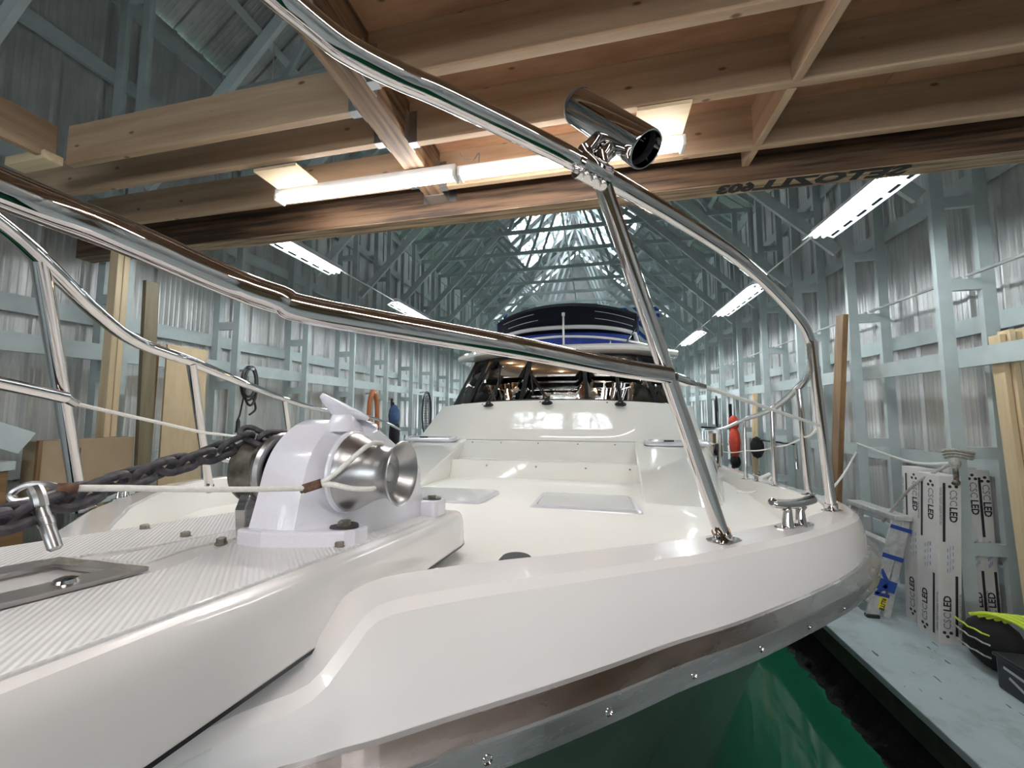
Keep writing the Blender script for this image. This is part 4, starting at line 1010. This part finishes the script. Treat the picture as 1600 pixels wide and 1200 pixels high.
MB().bar((LX(-.87)+.01, 3.90, -.87), (LX(-.87)+.01, 4.53, -.87), .13, .045).build('top_cap', 'ladder', ld, bevel=.006)
lab = MB().bar((LX(-1.62, .045), 3.925, -1.62), (LX(-1.52, .045), 3.925, -1.52), .004, .05, (1, 0, -.3)).build('yellow_label', 'yellowlab', ld)
text('RLITE', .042, 'lettering', 'ink', lab, frame((LX(-1.54, .048), 3.9215, -1.535), (-.28, 0, -.96), (.96, 0, -.28)), bold=.001)
mb = MB()
for a, b in (((-.03, -1.30), (.05, -1.42)), ((.05, -1.42), (-.02, -1.50)), ((-.02, -1.40), (.07, -1.47)), ((-.03, -1.50), (.08, -1.52))): mb.bar((LX(a[1], a[0]), 3.924, a[1]), (LX(b[1], b[0]), 3.924, b[1]), .004, .028, (1, 0, 0))
mb.build('tape_patch', 'bluetape', ld, kind='stuff')

# ------------------------------------------------------------------ lumber and boards
G = 'fresh boards standing against the wall'
for i, (x, y, zt, lab_) in enumerate(((2.845, 3.42, .57, 'left edge of the upright bundle'), (2.885, 3.40, .60, 'second from its post side'), (2.925, 3.405, .585, 'third in the bundle'), (2.96, 3.39, .61, 'last before the sheet metal'))):
    t = MB().bar((x+.02+.004*i, y-.06, -1.7), (x, y, zt), .033, .085, (0, 1, 0)).build('lumber_board', 'fresh_z', bevel=.002)
    tag(t, f'fresh pale board standing by the right wall, {lab_}', 'board', G)
t = MB().bar((2.56, 5.06, -1.7), (2.60, 4.70, 1.06), .05, .13, (0, 1, 0)).build('rough_plank', 'brownboard_z', bevel=.003); tag(t, 'rough brown plank leaning on a blue post behind the bow rail', 'board')
t = MB().bar((-3.62, 2.50, -1.7), (-3.60, 2.42, 1.09), .038, .10, (0, 1, 0)).build('treated_board', 'oldboard_z', bevel=.003); tag(t, 'olive treated board standing against the wall beside the plywood sheet', 'board')
t = MB().box((-3.66, 2.61, -1.7), (-3.642, 2.965, .60)).build('plywood_sheet', 'ply_z'); tag(t, 'narrow pale plywood sheet standing on edge along the wall', 'plywood')
t = MB().bar((-3.75, 2.58, -1.7), (-3.74, 2.585, .60), .05, .03, (0, 1, 0)).build('edge_board', 'brownboard_z'); tag(t, 'thin reddish board standing right behind the plywood sheet', 'board')

# ------------------------------------------------------------------ far side bench and box
bn = empty('work_bench', (-3.9, 1.6, -1.7), label='low bench with brown drawer front under the cardboard box', category='bench')
MB().box((-4.05, .5, -.635), (-3.42, 2.30, -.592)).build('bench_top', 'paint', bn, bevel=.004)
MB().box((-4.05, .52, -1.5), (-3.47, 1.75, -.64)).build('drawer_front', 'brownboard_y', bn, bevel=.004)
for y in (.6, 2.2): MB().box((-3.55, y, -1.7), (-3.46, y+.08, -.635)).build('leg', 'paint', bn)
tool = empty('tool_chest', (-3.85, 1.2, -.59), label='grey topped brown chest on the bench by the corrugated wall', category='chest')
MB().box((-4.0, .6, -.592), (-3.68, 1.76, -.37)).build('chest_body', 'brownboard_y', tool, bevel=.004)
MB().box((-4.02, .58, -.37), (-3.66, 1.78, -.31)).build('chest_lid', 'paint', tool, bevel=.004)
bd = empty('cardboard_box', (-3.7, 2.1, -.59), label='tall flat cardboard box standing behind the anchor chain', category='box')
MB().box((-3.78, 1.86, -.592), (-3.62, 2.40, -.19)).build('box_body', 'cardboard', bd, bevel=.004)
MB().box((-3.64, 1.852, -.592), (-3.616, 1.872, -.185)).build('side_flap', 'brownboard_z', bd)
mb = MB()
for z, r_ in ((-.29, .014), (-.33, .012), (-.37, .012)): mb.lathe((-3.6195, 2.02, z), (1, 0, 0), [(0, r_), (.001, r_), (.001, r_-.004)], 12)
mb.bar((-3.619, 2.07, -.25), (-3.619, 2.07, -.48), .004, .002, (1, 0, 0)); mb.build('printed_symbols', 'ink', bd, kind='stuff')
t = MB().bar((-3.9, 1.25, .12), (-3.62, 1.80, -.20), .02, .15, (0, .5, 1)).build('painted_board', 'paint', bevel=.003); tag(t, 'pale blue offcut board propped on the chest', 'board')

# ------------------------------------------------------------------ hung along the far wall
hz = empty('cable_coil', (-4.0, 3.75, .3), label='coiled black cable hanging on the blue rail, plug dangling', category='cable')
for k, (dy, dz, ry, rz_) in enumerate(((0, .30, .10, .20), (.02, .27, .085, .23), (-.02, .31, .09, .17))):
    MB().tube([(-3.99+.012*k, 3.76+dy+ry*sin(a), dz+.05+rz_*cos(a)) for a in [2*pi*j/20 for j in range(20)]], .014, 8, closed=True).build('loop', 'blackpl', hz)
MB().tube(smooth_path([(-3.98, 3.70, .25), (-3.98, 3.66, .0), (-3.98, 3.64, -.06)]), .009, 8).build('tail', 'blackpl', hz)
MB().tube([(-3.98, 3.64, -.06), (-3.98, 3.64, -.10), (-3.98, 3.64, -.20), (-3.98, 3.64, -.22)], [.01, .022, .022, .03], 10).build('plug', 'blackpl', hz)
MB().tube(smooth_path([(-3.98, 3.82, .18), (-3.98, 3.86, .05), (-3.98, 3.78, -.02)]), .012, 8).build('tail', 'blackpl', hz)
oh = MB().tube(smooth_path([(-3.98, 6.22, -.75), (-3.98, 6.23, .0), (-3.98, 6.27, .28), (-3.98, 6.36, .40), (-3.98, 6.45, .28), (-3.98, 6.50, 0), (-3.98, 6.52, -.75)]), .042, 10).build('orange_hose', 'orange'); tag(oh, 'thick orange hose looped over the far wall rail', 'hose')
lv = empty('life_vest', (-3.9, 7.0, -.5), label='blue and black life vest hanging between the orange hose and the net', category='vest')
MB().ball((-3.92, 7.02, -.05), .23, (.35, .8, 1.), 12).build('vest_front', 'bluefab', lv); MB().ball((-3.92, 7.04, -.42), .22, (.35, .8, 1.5), 12).build('vest_skirt', 'blackfab', lv); MB().tube(smooth_path([(-3.95, 6.97, .1), (-3.98, 7.02, .28), (-3.95, 7.08, .1)]), .02, 6).build('strap', 'blackfab', lv)
nt = empty('landing_net', (-3.95, 8.6, -.6), label='oval black landing net hung beside the cabin windows', category='net')
MB().tube([(-3.95, 8.6+.24*sin(a), .0+.52*cos(a)) for a in [2*pi*j/24 for j in range(24)]], .022, 8, closed=True).build('hoop', 'blackpl', nt)
mb = MB()
for k in range(-4, 5): mb.tube([(-3.95, 8.6+k*.05, -.5*math.sqrt(1-(k*.05/.24)**2)), (-3.95, 8.6+k*.05, .5*math.sqrt(1-(k*.05/.24)**2))], .006, 4)
for k in range(-8, 9): mb.tube([(-3.95, 8.6-.24*math.sqrt(max(0, 1-(k*.06/.52)**2)), k*.06), (-3.95, 8.6+.24*math.sqrt(max(0, 1-(k*.06/.52)**2)), k*.06)], .006, 4)
mb.build('netting', 'blackfab', nt, kind='stuff')

def peg(par, y, z): MB().tube([(-4.142, y, z), (-3.93, y, z+.02)], .015, 8).build('wall_peg', 'galv', par)
peg(hz, 3.76, .50); peg(lv, 7.02, .22); peg(nt, 8.6, .50); peg(oh, 6.36, .36)
# ------------------------------------------------------------------ along the dock wall
rp = empty('mooring_rope', (2.7, 3.6, -.33), label='grey mooring rope wrapped round the blue post above the cartons', category='rope')
for k in range(3):
    MB().tube([(2.735+(.075+.006*k)*cos(a), 3.66+(.055+.005*k)*sin(a), -.325+.022*k+.012*sin(a*2)) for a in [2*pi*j/18 for j in range(18)]], .011, 8, closed=True).build('turn', 'ropedirty', rp)
MB().ball((2.665, 3.60, -.37), .035, (1, 1, 1.3)).build('knot', 'ropedirty', rp)
MB().tube(smooth_path([(2.665, 3.60, -.40), (2.662, 3.595, -.46), (2.664, 3.6, -.50)]), .016, 8).build('hook', 'castdark', rp)
MB().ball((2.662, 3.60, -.515), .026).build('hook_weight', 'castdark', rp)
MB().tube(smooth_path([(2.66, 3.59, -.36), Rr(1430, 756, 3.12), Rr(1392, 800, 3.32), Rr(1380, 815, 3.4)]), .011, 8).build('hanging_part', 'ropedirty', rp)
wl2 = empty('white_line', (2.6, 4.2, -.35), label='thin white mooring line sagging between the two blue posts above the ladder', category='rope')
MB().tube(smooth_path([(2.66, 4.72, -.30), Rr(1380, 708, 3.85), Rr(1420, 721, 3.45), Rr(1452, 724.5, 3.15), (2.67, 3.62, -.37)]), .010, 8).build('rope', 'rope', wl2)
wl3 = empty('shore_line', (2.2, 4.2, -.5), label='thin white line from the deck edge behind the bow rail up to a blue post', category='rope')
MB().tube(smooth_path([Rr(1275, 790, 2.6), Rr(1300, 764, 2.9), Rr(1322, 735, 3.4), Rr(1338, 706, 4.0)]), .009, 8).build('rope', 'rope', wl3)
dl = empty('deck_line', Rr(1192, 755, 2.85), label='coil of white rope on the side deck cleat', category='rope')
for k in range(3): MB().tube([Rr(1192, 755, 2.85)+V((.055*cos(a)*(1-.1*k), .03*sin(a), .02*k+.03*sin(a+k))) for a in [2*pi*j/14 for j in range(14)]], .013, 8, closed=True).build('coil', 'rope', dl)
MB().tube(smooth_path([Rr(1188, 757, 2.8), Rr(1183, 766, 2.7), Rr(1170, 770, 2.65), Rr(1150, 768, 2.7)]), .009, 8).build('tail', 'rope', dl)
# life jacket, brush, hook, bicycle
rj = empty('life_jacket', (2.72, 8.3, -.5), label='red life jacket hanging on the dock wall between the bicycle and the broom', category='jacket')
MB().ball((2.66, 8.35, -.18), .17, (.5, 1., .9), 12).build('collar', 'red', rj); MB().ball((2.66, 8.33, -.55), .19, (.5, .9, 1.7), 12).build('jacket_front', 'red', rj); MB().ball((2.66, 8.33, -.92), .17, (.5, .9, .8), 12).build('skirt', 'blackfab', rj)
MB().tube([(2.66, 8.50, .2), (2.66, 8.52, -.5), (2.66, 8.42, -1.6)], .03, 8).build('strap', 'blackfab', rj)
brm = empty('deck_broom', (2.62, 7.3, -1.6), label='pale wooden broom pole with black cloth tied on it', category='broom')
MB().tube([(2.62, 7.35, -1.65), (2.64, 7.2, .35)], .045, 10).build('pole', 'fresh_z', brm); MB().ball((2.60, 7.10, -.55), .13, (.8, .9, 1.4)).build('cloth', 'blackfab', brm)
bh = MB().tube([(2.62, 7.0, -.42), (2.70, 6.05, -.42), (2.70, 6.04, -.75)], .016, 8).build('boat_hook', 'steel'); tag(bh, 'slim steel boat hook lying across the wall posts beside the broom', 'hook')
bk = empty('bicycle', (2.5, 8.9, -.9), label='white and black bicycle hung upright by its front wheel on the dock wall', category='bicycle')
bd_ = V((.30, .95, 0)).normalized()
def BP(u, z): return V((2.50, 8.85, 0))+bd_*u+V((0, 0, z))
for u, z in ((0, .05), (.15, -1.0)):
    t = MB().tube([BP(u+.31*cos(a), z+.31*sin(a)) for a in [2*pi*j/28 for j in range(28)]], .026, 8, closed=True).build('wheel', 'blackpl', bk)
    mb = MB()
    for j in range(9): mb.tube([BP(u, z), BP(u+.30*cos(2*pi*j/9), z+.30*sin(2*pi*j/9))], .004, 4)
    mb.build('spokes', 'steel', t, kind='stuff')
mb = MB()
for p, q in (((0, .05), (.05, -.32)), ((.05, -.32), (-.22, -.70)), ((.05, -.40), (.18, -.72)), ((-.22, -.70), (.18, -.72)), ((.18, -.72), (.15, -1.0)), ((-.22, -.70), (.15, -1.0))): mb.tube([BP(*p), BP(*q)], .024, 8)
mb.build('bicycle_frame', 'fixwhite', bk)
MB().tube([BP(-.05, -.28)+V((-.30, 0, 0)), BP(.10, -.30), BP(.10, -.30)+V((.22, 0, 0))], .02, 8).build('handlebar', 'blackpl', bk)
MB().ball(BP(-.36, -.72), .10, (.7, .7, 1.3)).build('saddle', 'blackpl', bk)
cr = empty('wooden_crate', (2.75, 9.7, -.75), label='small brown crate behind the bicycle', category='crate')
MB().box((2.60, 9.55, -.95), (2.9, 9.9, -.45)).build('crate_body', 'brownboard_z', cr, bevel=.01); MB().box((2.58, 9.53, -.70), (2.92, 9.92, -.66)).build('crate_batten', 'fresh_y', cr)
# cord, bag and bin at the frame edge
bn2 = empty('tool_bin', (2.6, 2.9, -1.7), label='black plastic bin with silver emblem on the dock edge', category='bin')
MB().box((2.44, 2.63, -1.70), (2.67, 3.13, -1.50)).build('bin_body', 'greybin', bn2, bevel=.012); MB().box((2.43, 2.62, -1.515), (2.68, 3.14, -1.49)).build('lid', 'greybin', bn2, bevel=.008)
mb = MB(); x_ = 2.4385
for (y0, z0), (y1, z1) in (((3.08, -1.555), (2.86, -1.575)), ((2.95, -1.56), (2.86, -1.62)), ((2.94, -1.63), (2.88, -1.57)), ((3.05, -1.60), (2.95, -1.64))): mb.bar((x_, y0, z0), (x_, y1, z1), .016, .002, (1, 0, 0))
mb.build('emblem', 'silver', bn2, kind='stuff')
bg = empty('tool_bag', (2.65, 3.3, -1.7), label='black tool bag with yellow stitching under the neon cord', category='bag')
MB().ball((2.60, 3.33, -1.53), .16, (.85, 1.0, 1.05), 14).build('bag_body', 'blackfab', bg)
for z in (-1.50, -1.58, -1.44): MB().tube([(2.46+.02*abs(k)/3, 3.33+.04*k, z+.006*(k % 2)) for k in range(-3, 4)], .006, 6).build('trim_piping', 'neon' if z == -1.44 else 'ropedirty', bg)
nc = empty('extension_cord', (2.66, 3.1, -1.4), label='coil of neon yellow extension cord draped over the black bag', category='cord')
for k in range(5):
    P = smooth_path([(2.50+.03*k, 3.36-.02*k, -1.37), (2.56+.03*k, 3.28-.02*k, -1.325+.008*k), (2.64+.02*k, 3.18-.015*k, -1.35+.006*k), (2.66+.02*k, 3.14-.012*k, -1.44), (2.62+.02*k, 3.14, -1.50)], 5)
    MB().tube(P, .011, 8).build('turn', 'neon', nc)
